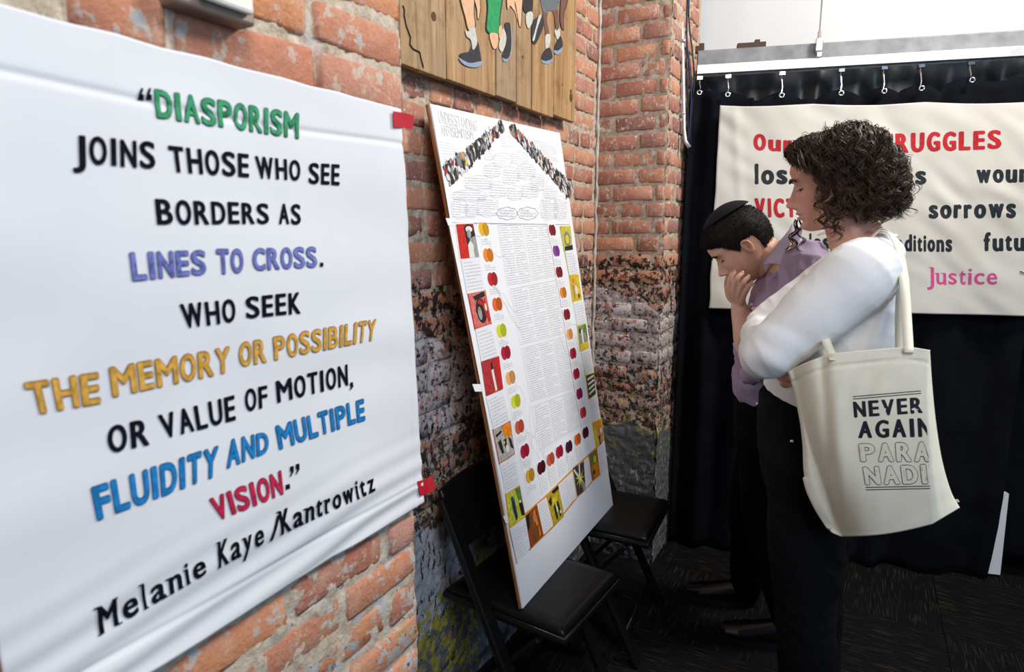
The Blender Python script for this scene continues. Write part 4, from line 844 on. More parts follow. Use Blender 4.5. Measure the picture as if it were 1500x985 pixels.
def ear(mb, to, side=1, n=22, m=8):
    V = []; F = []
    for j in range(m+1):
        r = j/m
        for i in range(n):
            a = 2*math.pi*i/n; rz = .105*(1-.0*math.sin(a)); rx = .060*(1+.25*math.sin(a))*(1-.12*(math.sin(a) < -.4))
            x = math.cos(a)*rx*r-.035+.018*math.sin(a)*r; z = math.sin(a)*rz*r+.43
            h = .012+.040*gs(r-.86, .16)-.018*gs(r-.35, .25)+.018*gs(r-.62, .12)*(1 if math.cos(a) < .3 else .3)-(.03 if j == m else 0)
            front = max(0, math.cos(a)); h -= front*.022*r; back_ = max(0, -math.cos(a)); h += back_*.020*r
            V.append(to(Vector((x, side*(.325+h), z))))
    for j in range(m):
        for i in range(n): i2 = (i+1) % n; q4 = (j*n+i, (j+1)*n+i, (j+1)*n+i2, j*n+i2); F.append(q4 if side > 0 else q4[::-1])
    # hidden back rim closing against the skull
    k0 = len(V)
    for i in range(n): a = 2*math.pi*i/n; V.append(to(Vector((math.cos(a)*.04-.02, side*.29, math.sin(a)*.08+.43))))
    for i in range(n): i2 = (i+1) % n; q4 = (m*n+i, k0+i, k0+i2, m*n+i2); F.append(q4 if side > 0 else q4[::-1])
    mb.add(V, F)
def skinmat(name, c, cheek):
    q = NT(name, .48, .35); o = q.obj(); n = q.noise(o, 22, 3); n2 = q.noise(o, 350, 2)
    q.b.inputs['Subsurface Weight'].default_value = .12; q.b.inputs['Subsurface Radius'].default_value = (.012, .004, .002); q.b.inputs['Subsurface Scale'].default_value = 1
    q.bump(n2, .12, .0006); lips = q.n('ShaderNodeVertexColor', layer_name='lips').outputs[0]
    sep = q.n('ShaderNodeSeparateColor', {0: lips})
    col = q.mix(q.mapr(n, .35, .7, 0, .5), c, cheek); col = q.mix(q.math('MULTIPLY', sep.outputs[0], .75), col, (.42, .12, .11)); col = q.mix(q.math('MULTIPLY', sep.outputs[1], .55), col, cheek); col = q.mix(q.math('MULTIPLY', sep.outputs[2], .5), col, (.20, .14, .11))
    return q.out(col)
def paint_face(o, inv, beard=0.):
    me = o.data; ca = me.color_attributes.new('lips', 'FLOAT_COLOR', 'POINT')
    for i, v in enumerate(me.vertices):
        p = inv(v.co); r = g = b = 0.
        if p.x > .15 and -.05 < p.z < 1.1:
            lipw = .105; r = gs(p.y, .075)*gs(p.z-.188, .032) if abs(p.y) < .13 and p.x > .30 else 0; r = min(1, r*1.6)
            g = gs(abs(p.y)-.2, .12)*gs(p.z-.33, .10)+gs(p.y, .05)*gs(p.z-.29, .04)
            b = beard*(1 if p.z < .26 else 0)*(1-min(1, r*2))
        ca.data[i].color = (r, min(1, g), b, 1)
def inverse(O, H, yaw, pitch):
    f0 = Vector((-math.cos(yaw), -math.sin(yaw), 0)); l = Vector((0, 0, 1)).cross(f0); u0 = Vector((0, 0, 1)); f = f0*math.cos(pitch)-u0*math.sin(pitch); u = u0*math.cos(pitch)+f0*math.sin(pitch)
    return lambda p: Vector(((p-O).dot(f)/H, (p-O).dot(l)/H, (p-O).dot(u)/H))
EYEW = plain('eye_white', (.62, .58, .55), .15, var=.03); IRIS = plain('dark_iris', (.03, .015, .008), .1)
def lid(mb, to, sd, r=.058):
    """upper eyelid: a cap of skin over the eyeball, lowered by a downward glance"""
    V = []; F = []; n, m = 18, 12; c0 = Vector((.268, sd*.132, .462))
    for j in range(m+1):
        el = math.radians(100-j*(100+4)/m)
        for i in range(n+1):
            az = math.radians(-95+190*i/n); rr = r*(1.0 if j < m else .965); V.append(to(c0+Vector((math.cos(el)*math.cos(az), math.cos(el)*math.sin(az), math.sin(el)*.95))*rr))
    for j in range(m):
        for i in range(n): p = j*(n+1)+i; F.append((p, p+1, p+n+2, p+n+1))
    mb.add(V, F); V = []; k0 = None
    F = []
    for j in range(5):
        el = math.radians(-38-j*13)
        for i in range(n+1):
            az = math.radians(-95+190*i/n); V.append(to(c0+Vector((math.cos(el)*math.cos(az), math.cos(el)*math.sin(az), math.sin(el)*.95))*r*.985))
    for j in range(4):
        for i in range(n): p = j*(n+1)+i; F.append((p, p+1, p+n+2, p+n+1))
    mb.add(V, F)
def eyes(to, H, parent, hairm, browlift=0., browth=.0010, l_=1.0):
    bx_ = [(0, .418), (.35, .405), (.7, .372), (1, .335)]
    for sd in (-1, 1):
        c = to(Vector((.268, sd*.132, .462))); mb = MB(); ellipsoid(mb, c, (.054*H,)*3, n=16, m=10); e = addp(mb, 'eye', EYEW, parent, True)
        mb = MB(); ellipsoid(mb, to(Vector((.268+.027, sd*.132, .447))), (.034*H,)*3, n=12, m=8); mb.build('iris', IRIS, e, True)
        mb = MB(); el = math.radians(-6); lash = [to(Vector((.268, sd*.132, .462))+Vector((math.cos(el)*math.cos(t), math.cos(el)*math.sin(t), math.sin(el)))*.0605) for t in [k*.30-1.35 for k in range(10)]]
        mb.tube(lash, [.0005, .0009, .0012, .0013, .0013, .0013, .0013, .0012, .0010, .0006], 5)
        for k in range(12):
            t = -1.2+k*.22; p = Vector((.268, sd*.132, .462))+Vector((math.cos(el)*math.cos(t), math.cos(el)*math.sin(t), math.sin(el)))*.060; d_ = Vector((math.cos(t), math.sin(t), -.55)).normalized()
            mb.tube([to(p), to(p+d_*.022), to(p+d_*.038+Vector((0, 0, .006)))], [.0005, .0004, .0002], 3, False)
        mb.build('eyelashes', hairm, e, True)
        mb = MB()
        for k in range(60):
            t = k/59; yy = .050+.165*t; arch = .548+.026*math.sin(math.pi*min(1, t*1.15))-.016*t+browlift; x = lerp(bx_, t)
            for q_ in range(3):
                dz = random.uniform(-.012, .012)*(1.15-t); p = Vector((x+.004, sd*yy, arch+dz)); p2 = Vector((lerp(bx_, min(1, t+.17))+.006, sd*(yy+.028), arch+dz*.5+.006))
                mb.tube([to(p), to((p+p2)/2+Vector((.006, 0, 0))), to(p2)], [browth*.6, browth*.6, .0002], 3, False)
        addp(mb, 'eyebrow', hairm, parent, True)
def Wp(u, v, y): return atY(u, v, y)

# ================================================================== the woman
YW = 1.62; OW = Wp(1229, 333, YW); HW = .216; YAWW, PW = math.radians(2), math.radians(10)
tw = frame(OW, HW, YAWW, PW); iw = inverse(OW, HW, YAWW, PW)
woman = empty('person', (Wp(1205, 900, YW).x, YW, 0)); tag(woman, 'person with curly dark brown bob in white long-sleeved top and black jeans, arms crossed', 'person')
HAIRW = NT('dark_brown_hair', .46, .35); hn = HAIRW.noise(HAIRW.pos(), 60, 3); HAIRW = HAIRW.out(HAIRW.mix(HAIRW.mapr(hn, .35, .7), (.012, .0065, .004), (.078, .042, .022)))
SKW = skinmat('skin_tan', (.62, .34, .25), (.60, .24, .18)); SKM = skinmat('skin_light', (.66, .42, .31), (.62, .29, .22))
bodyv = MB(); hd = MB(); head(hd, tw, True, nose=1.18)
loft(hd, [(tw(Vector((-.10, 0, .30))), .052, .055), (Wp(1243, 326, YW), .047, .050), (Wp(1252, 347, YW), .052, .056), (Wp(1264, 368, YW), .085, .062), (Wp(1266, 388, YW), .13, .07)], (0, 1, 0))
f_ = fuse(hd, .0020, 2); bodyv.add(f_.V, f_.F); lid(bodyv, tw, 1); lid(bodyv, tw, -1)
S_L = Wp(1262, 402, 1.475); E_L = Wp(1122, 520, 1.425); H_L = Wp(1108, 492, 1.70)
S_R = Vector((S_L.x-.01, 1.775, S_L.z)); E_R = Vector((E_L.x-.048, 1.72, E_L.z+.012)); H_R = Wp(1153, 547, 1.485)
bb = MB()
loft(bb, [(Wp(1266, 380, YW), .10, .06), (Wp(1262, 400, YW), .15, .075), (Wp(1247, 460, YW), .14, .085), (Wp(1222, 520, YW), .12, .09), (Wp(1192, 580, YW), .12, .09), (Wp(1190, 650, YW), .14, .095)], (0, 1, 0))
for sy, yy in ((-1, 1.54), (1, 1.70)):
    hx = Wp(1190, 650, 1.62); limb(bb, [((hx.x, yy, .88), .075), ((hx.x+.012, yy, .50), .048), ((hx.x+.035, yy, .10), .034)])
limb(bb, [(S_R, .045), (E_R, .036), (H_R, .026)]); limb(bb, [(S_L, .045), (E_L, .036), (H_L, .024)])
f_ = fuse(bb, .007, 2); bodyv.add(f_.V, f_.F)
# hands tucked in: fingers closed round the opposite arm
hh = MB()
def fingers(mb, wrist, dirv, sp, curl, n=4, L=.075, r=.0078):
    dirv = Vector(dirv).normalized(); sp = Vector(sp).normalized(); curl = Vector(curl).normalized()
    for k in range(4):
        o_ = (k-1.5)*.0185; kn = wrist+dirv*.075+sp*o_; l = L*(.92, 1., .95, .76)[k]
        limb(mb, [(wrist+sp*o_*.7, .012), (kn, .0105), (kn+dirv*l*.42+curl*l*.12, r*1.02), (kn+dirv*l*.68+curl*l*.42, r*.95), (kn+dirv*l*.74+curl*l*.72, r*.85)], 10, 3)
    limb(mb, [(wrist+sp*-.022, .013), (wrist+dirv*.035-sp*.04, .011), (wrist+dirv*.06-sp*.048+curl*.01, .0095), (wrist+dirv*.082-sp*.046+curl*.02, .008)], 10, 3)
fingers(hh, H_R, (Wp(1185, 515, 1.54)-H_R), (.1, .1, 1), (0, 1, 0)); fingers(hh, H_L, (E_R-H_L)+Vector((-.02, .05, 0)), (0, .2, 1), (-.3, .6, 0))
f_ = fuse(hh, .0022, 2); bodyv.add(f_.V, f_.F)
ob = addp(bodyv, 'body', SKW, woman, True); 
iwl = lambda p: iw(p)
paint_face(ob, iwl)
eyes(tw, HW, woman, HAIRW)
# white knitted top
def folds(amp, sc, seed, extra=None):
    def fn(p):
        v = noise.noise(Vector((p.x*sc, p.y*sc*.6, p.z*sc*.7+seed)))*amp; w_ = noise.noise(Vector((p.x*sc*2.3+p.z*sc*1.2, p.y*sc, p.z*sc*1.6+seed+4)))
        v += (abs(w_)**.7)*amp*-.8
        if extra: v += extra(p)
        return v
    return fn
tp = MB()
loft(tp, [(Wp(1268, 372, YW), .075, .055), (Wp(1270, 384, YW), .125, .072), (Wp(1266, 402, YW), .165, .088), (Wp(1256, 440, YW), .165, .104), (Wp(1242, 480, YW), .155, .118), (Wp(1222, 520, YW), .145, .122), (Wp(1200, 556, YW), .145, .118), (Wp(1191, 582, YW), .15, .118)], (0, 1, 0), 32, ends=(0, 0))
ellipsoid(tp, Wp(1282, 372, 1.62), (.058, .115, .046)); ellipsoid(tp, Wp(1292, 352, 1.62), (.028, .075, .022))
limb(tp, [(Vector((S_L.x+.012, S_L.y+.045, S_L.z+.005)), .070), (S_L, .077), (S_L.lerp(E_L, .35), .073), (S_L.lerp(E_L, .75), .0625), (E_L, .055), (E_L.lerp(H_L, .3), .05), (E_L.lerp(H_L, .75), .042), (E_L.lerp(H_L, .86), .037)], 24)
limb(tp, [(Vector((S_R.x+.012, S_R.y-.045, S_R.z+.005)), .070), (S_R, .072), (S_R.lerp(E_R, .5), .062), (E_R, .054), (E_R.lerp(H_R, .30), .052), (E_R.lerp(H_R, .42), .047)], 24)
def elb(p):
    d = (p-E_L).length; return .0022*math.sin(d*120+p.z*60+p.y*50)*gs(d-.04, .05)+.0007*math.sin((p-S_L).dot((E_L-S_L).normalized())*60)*gs((p-S_L).length-.10, .2)
f_ = fuse(tp, .0042, 7, folds(.0034, 9, 2.0, elb))
q = NT('white_rib_knit', .85, .15); P = q.obj(); wv = q.n('ShaderNodeTexWave', {'Vector': q.scale(P, 1, 1, .02), 'Scale': 150., 'Distortion': .8, 'Detail': 1.}).outputs[1]; q.bump(wv, .10, .0008); KN = q.out(q.mix(q.mapr(q.noise(P, 8, 3), .3, .7), (.74, .74, .745), (.80, .80, .80)))
top = addp(f_, 'knitted_top', KN, woman, True)
# rolled cuff on the far sleeve and the hem, neck band
mb = MB(); a = E_R.lerp(H_R, .40); d = (H_R-E_R).normalized(); loft(mb, [(a-d*.012, .050, .050), (a, .053, .053), (a+d*.016, .050, .050)], (0, 0, 1), 24, (0, 0)); f_ = fuse(mb, .003, 3, folds(.002, 30, 1)); o = addp(f_, 'rolled_cuff', KN, top, True); o.location = (0, 0, 0)
mb = MB(); nb_ = [Wp(1261, 352, YW)+Vector((.060*math.cos(t)+.006, .076*math.sin(t), .016*math.cos(t)-.006)) for t in [k*math.pi/16 for k in range(33)]]; mb.tube(nb_, .0045, 8, False); o = mb.build('neck_band', KN, top, True)
mb = MB(); seam = [Wp(u, v, y) for u, v, y in ((1247, 357, 1.50), (1262, 361, 1.462), (1276, 374, 1.440), (1285, 392, 1.425), (1289, 412, 1.425))]
# black jeans
jn = MB(); hx = Wp(1190, 650, 1.62)
loft(jn, [(Wp(1190, 572, YW), .146, .120), (Wp(1189, 610, YW), .158, .124), (Wp(1190, 650, YW), .168, .126), (Wp(1192, 700, YW), .165, .120)], (0, 1, 0), 32, ends=(0, 1))
for yy, dx in ((1.535, .0), (1.705, .012)):
    limb(jn, [((hx.x+dx, yy, .93), .098), ((hx.x+.006+dx, yy, .74), .088), ((hx.x+.022+dx, yy, .50), .068), ((hx.x+.040+dx, yy, .28), .060), ((hx.x+.045+dx, yy, .07), .050)], 24)
f_ = fuse(jn, .006, 6, folds(.006, 10, 7.0)); DEN = plain('black_denim', (.0032, .0036, .0048), .9, var=.3, sc=300, bump=.2, spec=.1)
je = addp(f_, 'jeans', DEN, woman, True)
for (u, v, y, r_) in ((1160, 647, 1.452, .004), (1110, 592, 1.60, .004)):
    mb = MB(); c = Wp(u, v, y); ellipsoid(mb, c, (r_, r_*.7, r_), n=10, m=6); o = addp(mb, 'rivet', MAT['chrome'], je, True); o.location = (0, 0, 0)
def shoe(parent, heel, yaw, L=.27, mat=None, name='shoe', W_=.048):
    f = Vector((-math.cos(yaw), -math.sin(yaw), 0)); s = Vector((0, 0, 1)).cross(f); mb = MB(); h = Vector(heel)
    loft(mb, [(h+f*.02+Vector((0, 0, .045)), .034, .040), (h+f*.07+Vector((0, 0, .05)), .038, .046), (h+f*.14+Vector((0, 0, .038)), .043, .034), (h+f*(L*.75)+Vector((0, 0, .028)), W_, .024), (h+f*(L-.025)+Vector((0, 0, .022)), .036, .018)], s, 20)
    limb(mb, [(h+f*.045+Vector((0, 0, .06)), .036), (h+f*.04+Vector((0, 0, .11)), .036)]); f_ = fuse(mb, .0035, 3)
    for v in f_.V: v.z = max(v.z, .012)
    o = addp(f_, name, mat, parent, True); so = MB(); n = 26
    V = [h+f*(L*.5+(L*.53)*math.cos(t))+s*((W_+.004)*math.sin(t)*(1+.12*math.cos(t))) for t in [k*2*math.pi/n for k in range(n)]]
    so.add([v+Vector((0, 0, .001)) for v in V]+[v+Vector((0, 0, .018)) for v in V], [tuple(range(n-1, -1, -1)), tuple(range(n, 2*n))]+[(i, (i+1) % n, n+(i+1) % n, n+i) for i in range(n)]); k = so.build('sole', MAT['black'], o); return o
SHOE = plain('black_leather', (.006, .006, .006), .22, var=.1, spec=.5)
for yy, dx in ((1.535, 0), (1.705, .012)): shoe(woman, (hx.x+dx+.10, yy, 0), math.radians(4), .245, SHOE)
# curly hair: scalp mass and many curling locks
random.seed(21); hm = MB()
HE = [(Vector((-.12, 0, .66)), (.375, .385, .345)), (Vector((-.36, 0, .45)), (.255, .41, .33)), (Vector((.13, 0, .845)), (.290, .31, .125)), (Vector((-.19, 0, .30)), (.23, .41, .20))]
f0 = Vector((-math.cos(YAWW), -math.sin(YAWW), 0)); l0 = Vector((0, 0, 1)).cross(f0); fw_ = f0*math.cos(PW)-Vector((0, 0, 1))*math.sin(PW); uw_ = Vector((0, 0, 1))*math.cos(PW)+f0*math.sin(PW); RH = Matrix((fw_, l0, uw_)).transposed()
for c, r in HE: ellipsoid(hm, tw(c), tuple(x*HW*.92 for x in r), RH)
f_ = fuse(hm, .005, 3, lambda p: .006*noise.noise(p*45))
hair = MB(); hair.add(f_.V, f_.F)
def inside(p):
    q_ = iw(p); best = 9
    for c, r in HE: e = q_-c; best = min(best, (e.x/r[0])**2+(e.y/r[1])**2+(e.z/r[2])**2)
    return best
def clump(p, d, L, amp, wl, n=26, k=6, spread=.004, th=.0012, curl=1.0, hug=True, grav=.16):
    """a lock: k strands sharing one wavy path that hugs the head, curling more towards its end"""
    path = []; step = L/n; low_ = random.uniform(-.02, .10); ph = random.random()*6.28; hd_ = random.choice((-1, 1)); lift = random.uniform(1.0, 1.08)
    for i in range(n+1):
        path.append(p.copy()); f = i/n
        d = (d+Vector((0, 0, -grav))+Vector((random.uniform(-.10, .10), random.uniform(-.10, .10), random.uniform(-.06, .06)))).normalized(); p = p+d*step
        if hug:
            for _ in range(4):
                if inside(p) < lift+.10*f*f*curl: q_ = p-tw(Vector((-.18, 0, .52))); p = p+q_.normalized()*.0035
            q_ = iw(p)
            if q_.x > (.19+.92*(q_.z-.55) if q_.z > .55 else .15) and q_.z < .82 and i > 2: break
            if q_.z < low_: break
    m = len(path)
    if m < 6: return
    for _ in range(5): path = [path[0]]+[(path[i-1]+path[i]*2+path[i+1])/4 for i in range(1, m-1)]+[path[-1]]
    for s_ in range(k):
        o_ = Vector((random.gauss(0, 1), random.gauss(0, 1), random.gauss(0, 1)))*spread*.5; pts = []; p2 = ph+random.uniform(-.5, .5); am = amp*random.uniform(.7, 1.3); th_ = th*random.uniform(.6, 1.5)
        for i, c in enumerate(path):
            f = i/n; t = (path[min(i+1, m-1)]-path[max(i-1, 0)]).normalized(); a_ = t.cross(Vector((.3, .9, .1))).normalized(); b_ = t.cross(a_); w_ = am*(.25+.75*min(1, f*1.6))*(1+.8*f*curl); ang = p2+hd_*6.283*(L*f)/wl
            pts.append(c+a_*w_*math.cos(ang)+b_*w_*math.sin(ang)*.8+o_*(.5+f))
        hair.tube(pts, [th_*(1-.75*(k_/(m-1))**3) for k_ in range(m)], 3, False)
def surf(k):
    c, r = HE[k]
    while True:
        v = Vector((random.gauss(0, 1), random.gauss(0, 1), random.gauss(0, 1))).normalized(); q_ = c+Vector((v.x*r[0], v.y*r[1], v.z*r[2]))
        others = min([9]+[sum(((q_-c2)[i]/r2[i])**2 for i in range(3)) for j, (c2, r2) in enumerate(HE) if j != k])
        if others > .95 and not (q_.x > .15 and q_.z < .72): return q_, v
for i in range(780):
    if i < 380:                                   # from the parting on top, falling over the head
        x = random.uniform(-.45, .30); sd = random.choice((-1, 1)); y = sd*abs(random.gauss(.06, .09)); z = 1.0-.95*(x+.10)**2-.25*y*y
        q_ = Vector((x, y, z)); d = (RH@Vector((-.15+(-.35 if x > .1 else 0)+(-.5 if x < -.3 else 0), sd*.9, -.1))).normalized(); clump(tw(q_), d, random.uniform(.12, .19), random.uniform(.003, .0055), random.uniform(.034, .048), 34, 8, .006, .0008)
    elif i < 470:                                 # front hairline swept back and down the temple
        sd = 1 if random.random() < .65 else -1; x = random.uniform(.30, .42); q_ = Vector((x, sd*random.uniform(.0, .24), random.uniform(.80, .93)-.0)); d = (RH@Vector((-.75, sd*.45, -.05))).normalized(); clump(tw(q_), d, random.uniform(.07, .12), .0018, .045, 24, 7, .006, .0008, .6, grav=.06)
    else:
        k = random.choices((0, 1, 3), (25, 45, 22))[0]; q_, v = surf(k); out_ = RH@v; d = (out_*.25+RH@Vector((-.12, 0, -.2))+Vector((0, 0, -.8))).normalized()
        clump(tw(q_), d, random.uniform(.05, .09), random.uniform(.0035, .0065), random.uniform(.030, .044), 26, 8, .005, .0008, 1.3)
for (u, v, y, L) in ((1200, 290, 1.545, .035), (1207, 300, 1.54, .045), (1216, 308, 1.535, .055), (1228, 320, 1.54, .045), (1222, 300, 1.53, .05), (1303, 262, 1.55, .05), (1312, 275, 1.56, .045), (1316, 288, 1.58, .04), (1245, 184, 1.6, .05), (1292, 213, 1.57, .05), (1302, 232, 1.56, .05), (1290, 300, 1.56, .04), (1270, 308, 1.54, .04)):
    for k in range(3):
        clump(Wp(u+random.uniform(-5, 5), v+random.uniform(-5, 5), y), Vector((random.uniform(-.25, .1) if u < 1240 else .5, -.15, -.8 if u < 1240 else random.uniform(-.4, .4))), L, random.uniform(.006, .010), .034, 20, 3, .002, .0010, 1., False, .12)
for k in range(3):                       # ringlets from the far side, seen below the chin
    clump(Wp(1166+k*3, 322, 1.70), Vector((.04, 0, -1)), random.uniform(.075, .105), .0075, .036, 30, 5, .003, .0011, .4, False, .1)
addp(hair, 'hair', HAIRW, woman, True)

# ================================================================== tote bag on her shoulder
bag = empty('tote_bag', Wp(1290, 640, 1.38)); tag(bag, 'natural canvas tote bag with bold black printed lettering hanging from shoulder', 'bag')
q = NT('natural_canvas', .9, .12); P = q.obj(); q.bump(q.noise(q.scale(P, 700, 700, 700), 1, 2), .25, .0007); CAN = q.out(q.mix(q.mapr(q.noise(P, 7, 3), .3, .7), (.72, .68, .55), (.80, .765, .64)))
LE = [(1157, 544), (1170, 592), (1181, 650), (1188, 700), (1206, 745), (1232, 786)]; RE = [(1360, 513), (1357, 560), (1358, 620), (1361, 680), (1363, 730), (1366, 767)]; SE = [(1361, 513), (1364, 560), (1370, 620), (1379, 675), (1392, 720), (1405, 744)]
def topv(u): return 544+(518-544)*min(1, (u-1157)/60.)**.8 if u < 1217 else 518-10*((u-1217)/113.) if u < 1330 else 508+5*(u-1330)/30.
def yf(u, v):
    t = (v-515)/265.; y = 1.345-.018*math.sin(math.pi*max(0, min(1, t)))
    lf = 1157+(75*max(0, t)**1.4); d = (u-lf); y += .055*math.exp(-(max(0, d)/26.)**1.3)
    y += .006*math.exp(-((u-(1203+20*t))/9.)**2)*(1-.3*t)-.004*math.exp(-((u-(1222+12*t))/12.)**2)
    y += .003*noise.noise(Vector((u*.025, v*.012, 3)))+.0025*noise.noise(Vector((u*.06+v*.03, v*.03, 7)))*(1 if v < 600 else .4)
    y += .0035*math.exp(-((v-(topv(u)+19))/1.6)**2)
    return y
def bagf(a, b):
    l = interp(LE, b); r = interp(RE, b); u = l[0]+(r[0]-l[0])*a; v = l[1]+(r[1]-l[1])*a
    if b < .25: v = v+(topv(u)-(LE[0][1]+(RE[0][1]-LE[0][1])*a))*(1-b/.25)
    v += 5*math.sin(math.pi*a)*b**4
    return Wp(u, v, yf(u, v))
mb = MB(); mb.grid(bagf, 90, 90)
def bags(a, b):
    r = interp(RE, b); s_ = interp(SE, b); y0 = yf(*r); u = r[0]+(s_[0]-r[0])*a; v = r[1]+(s_[1]-r[1])*a; return Wp(u, v, y0-.004*math.sin(math.pi*min(1, a*2.2))*(a < .45)+.055*a**1.2)
mb.grid(bags, 16, 90)
def bagb(a, b):
    l = interp(LE, b); s_ = interp(SE, b); u = l[0]+(s_[0]-l[0])*a; v = l[1]+(s_[1]-l[1])*a
    yy = 1.425-.02*abs(2*a-1)**3
    if b < .25: v = v+(topv(u)-(LE[0][1]+(SE[0][1]-LE[0][1])*a))*(1-b/.25)
    return Wp(u-(6 if a < .1 and b > .6 else 0), v-(8 if b > .95 else 0), yy)
mb.grid(bagb, 90, 90, True)
def bagl(a, b):
    p = bagf(0, b); r = bagb(0, b); q_ = p.lerp(r, a); bulge = .014*math.sin(math.pi*a)*(.25+.75*min(1, max(0, b-.3)/.4)); q_.x -= bulge; return q_
mb.grid(bagl, 8, 90, True)
def bagbt(a, b):
    p = bagf(a, 1); s_ = bagb(a*.83, 1); q_ = p.lerp(s_, b); return q_
mb.grid(bagbt, 90, 6)
sh = addp(mb, 'bag_body', CAN, bag, True); m = sh.modifiers.new('w', 'WELD'); m.merge_threshold = .0006; m = sh.modifiers.new('t', 'SOLIDIFY'); m.thickness = .0014; m.offset = -1
def ribbon(mb, pts, wd, wdir, th=.0022, sub=6):
    P_ = [interp([tuple(p) for p in pts], k/(sub*(len(pts)-1))) for k in range(sub*(len(pts)-1)+1)]; W_ = [interp([tuple(w_) for w_ in wdir], k/(sub*(len(pts)-1))) for k in range(sub*(len(pts)-1)+1)]; V = []
    n = len(P_)
    for i in range(n):
        p = Vector(P_[i]); t = (Vector(P_[min(i+1, n-1)])-Vector(P_[max(i-1, 0)])).normalized(); w_ = Vector(W_[i]); w_ = (w_-t*w_.dot(t)).normalized(); k = t.cross(w_)
        V += [p-w_*wd/2-k*th/2, p+w_*wd/2-k*th/2, p+w_*wd/2+k*th/2, p-w_*wd/2+k*th/2]
    F = [(i*4+j, i*4+(j+1) % 4, (i+1)*4+(j+1) % 4, (i+1)*4+j) for i in range(n-1) for j in range(4)]; mb.add(V, F+[(3, 2, 1, 0), (4*n-4, 4*n-3, 4*n-2, 4*n-1)])
X_ = (1, 0, 0); Y_ = (0, 1, 0)
for k, (du, dy, dz) in enumerate(((0, 0, 0), (-13, .075, .004))):
    mb = MB(); pts = [Wp(1331+du, 517, 1.338+dy), Wp(1328+du*.8, 465, 1.385+dy*.6), Wp(1325+du*.4, 420, 1.425+dy*.5), Wp(1321, 386, 1.47+dy*.3), Wp(1312, 358, 1.50+dy*.3), Wp(1296, 339, 1.522+dy*.3), Wp(1274, 352, 1.53+dy*.2), Wp(1205, 430, 1.50), Wp(1206+du, 485, 1.43+dy*.5), Wp(1222+du, 528, 1.340+dy)]
    wd = [X_, X_, (1, .2, 0), (.8, .6, 0), (.4, 1, 0), Y_, Y_, (.6, .8, 0), X_, X_]; ribbon(mb, [p+Vector((0, 0, dz)) for p in pts], .0165, wd); addp(mb, 'strap', CAN, bag, True)
BI = plain('navy_print', (.010, .013, .022), .7, var=.1)
def bword(t, quad, wt, mat, off, par, grow=0.):
    mb = MB(); word(mb, t, quad, lambda u, v: Wp(min(u, 1355.5+(v-580)*.055), v, yf(min(u, 1356), v)-off), wt, step=5, gap=.20, grow=grow)
    return mb.build('print', mat, par)
for t, quad in (('NEVER', [(1251, 612), (1352, 605), (1249, 589), (1351, 582)]), ('AGAIN', [(1257, 642), (1366, 640), (1257, 618), (1364, 612)])): bword(t, quad, .085, BI, .0016, sh)
for t, quad in (('PARA', [(1261, 676), (1362, 676), (1258, 651), (1361, 648)]), ('NADIE', [(1268, 710), (1384, 708), (1264, 685), (1381, 680)])):
    bword(t, quad, .075, BI, .0016, sh, .035); bword(t, quad, .075, CAN, .0034, sh)
for (a, b) in (((1249, 581.5), (1349, 573)), ((1249.5, 585), (1349.5, 576.5)), ((1268, 714.5), (1362, 712.5)), ((1268.5, 718), (1362.5, 716))):
    mb = MB(); n = 20
    V = []
    for i in range(n+1): u = a[0]+(b[0]-a[0])*i/n; v = a[1]+(b[1]-a[1])*i/n; V += [Wp(u, v-.65, yf(u, v)-.0018), Wp(u, v+.65, yf(u, v)-.0018)]
    mb.add(V, [(2*i, 2*i+1, 2*i+3, 2*i+2) for i in range(n)]); mb.build('printed_line', BI, sh)

# ================================================================== the man
YM = 2.04; HM = .232; YAWM, PM = math.radians(10), math.radians(38); OM = Wp(1120, 400.5, YM)
tmn = frame(OM, HM, YAWM, PM); im = inverse(OM, HM, YAWM, PM)
man = empty('person', (Wp(1115, 700, 2.2).x, 2.2, 0)); tag(man, 'person in lilac check shirt and skullcap, bending forward with one hand over mouth', 'person')
bodyv = MB(); hd = MB(); head(hd, tmn, False, nose=1.15, bk=.88)
loft(hd, [(tmn(Vector((-.08, 0, .34))), .058, .062), (tmn(Vector((-.14, 0, .12))), .056, .062), (Wp(1140, 378, YM+.01), .062, .066), (Wp(1152, 398, YM+.02), .09, .075)], (0, 1, 0))
f_ = fuse(hd, .0022, 2); bodyv.add(f_.V, f_.F); lid(bodyv, tmn, 1); lid(bodyv, tmn, -1); ear(bodyv, tmn, 1); ear(bodyv, tmn, -1)
hip = Wp(1130, 592, 2.14)
SHL = Wp(1182, 392, 1.90); SHR = Vector((SHL.x-.03, 2.22, SHL.z)); ELR = Wp(1106, 520, 2.0); WRR = Wp(1083, 452, 1.985)
ELL = Wp(1168, 520, 1.84); WRL = Wp(1100, 548, 1.92)
bb = MB(); loft(bb, [(Wp(1160, 395, 2.06), .13, .07), (Wp(1155, 440, 2.08), .14, .09), (Wp(1140, 520, 2.11), .12, .09), (hip, .13, .09)], (0, 1, 0))
AN1 = Vector((.875, 2.215, .09)); AN2 = Vector((.70, 2.40, .09))
for hx_, an in ((Vector((hip.x, hip.y-.085, hip.z-.05)), AN1), (Vector((hip.x, hip.y+.085, hip.z-.05)), AN2)): limb(bb, [(hx_, .08), (hx_.lerp(an, .52)+Vector((-.03, 0, 0)), .052), (an, .036)])
limb(bb, [(SHR, .05), (ELR, .038), (WRR, .026)]); limb(bb, [(SHL, .05), (ELL, .038), (WRL, .026)])
f_ = fuse(bb, .007, 2); bodyv.add(f_.V, f_.F)
hh = MB(); yk = 1.955
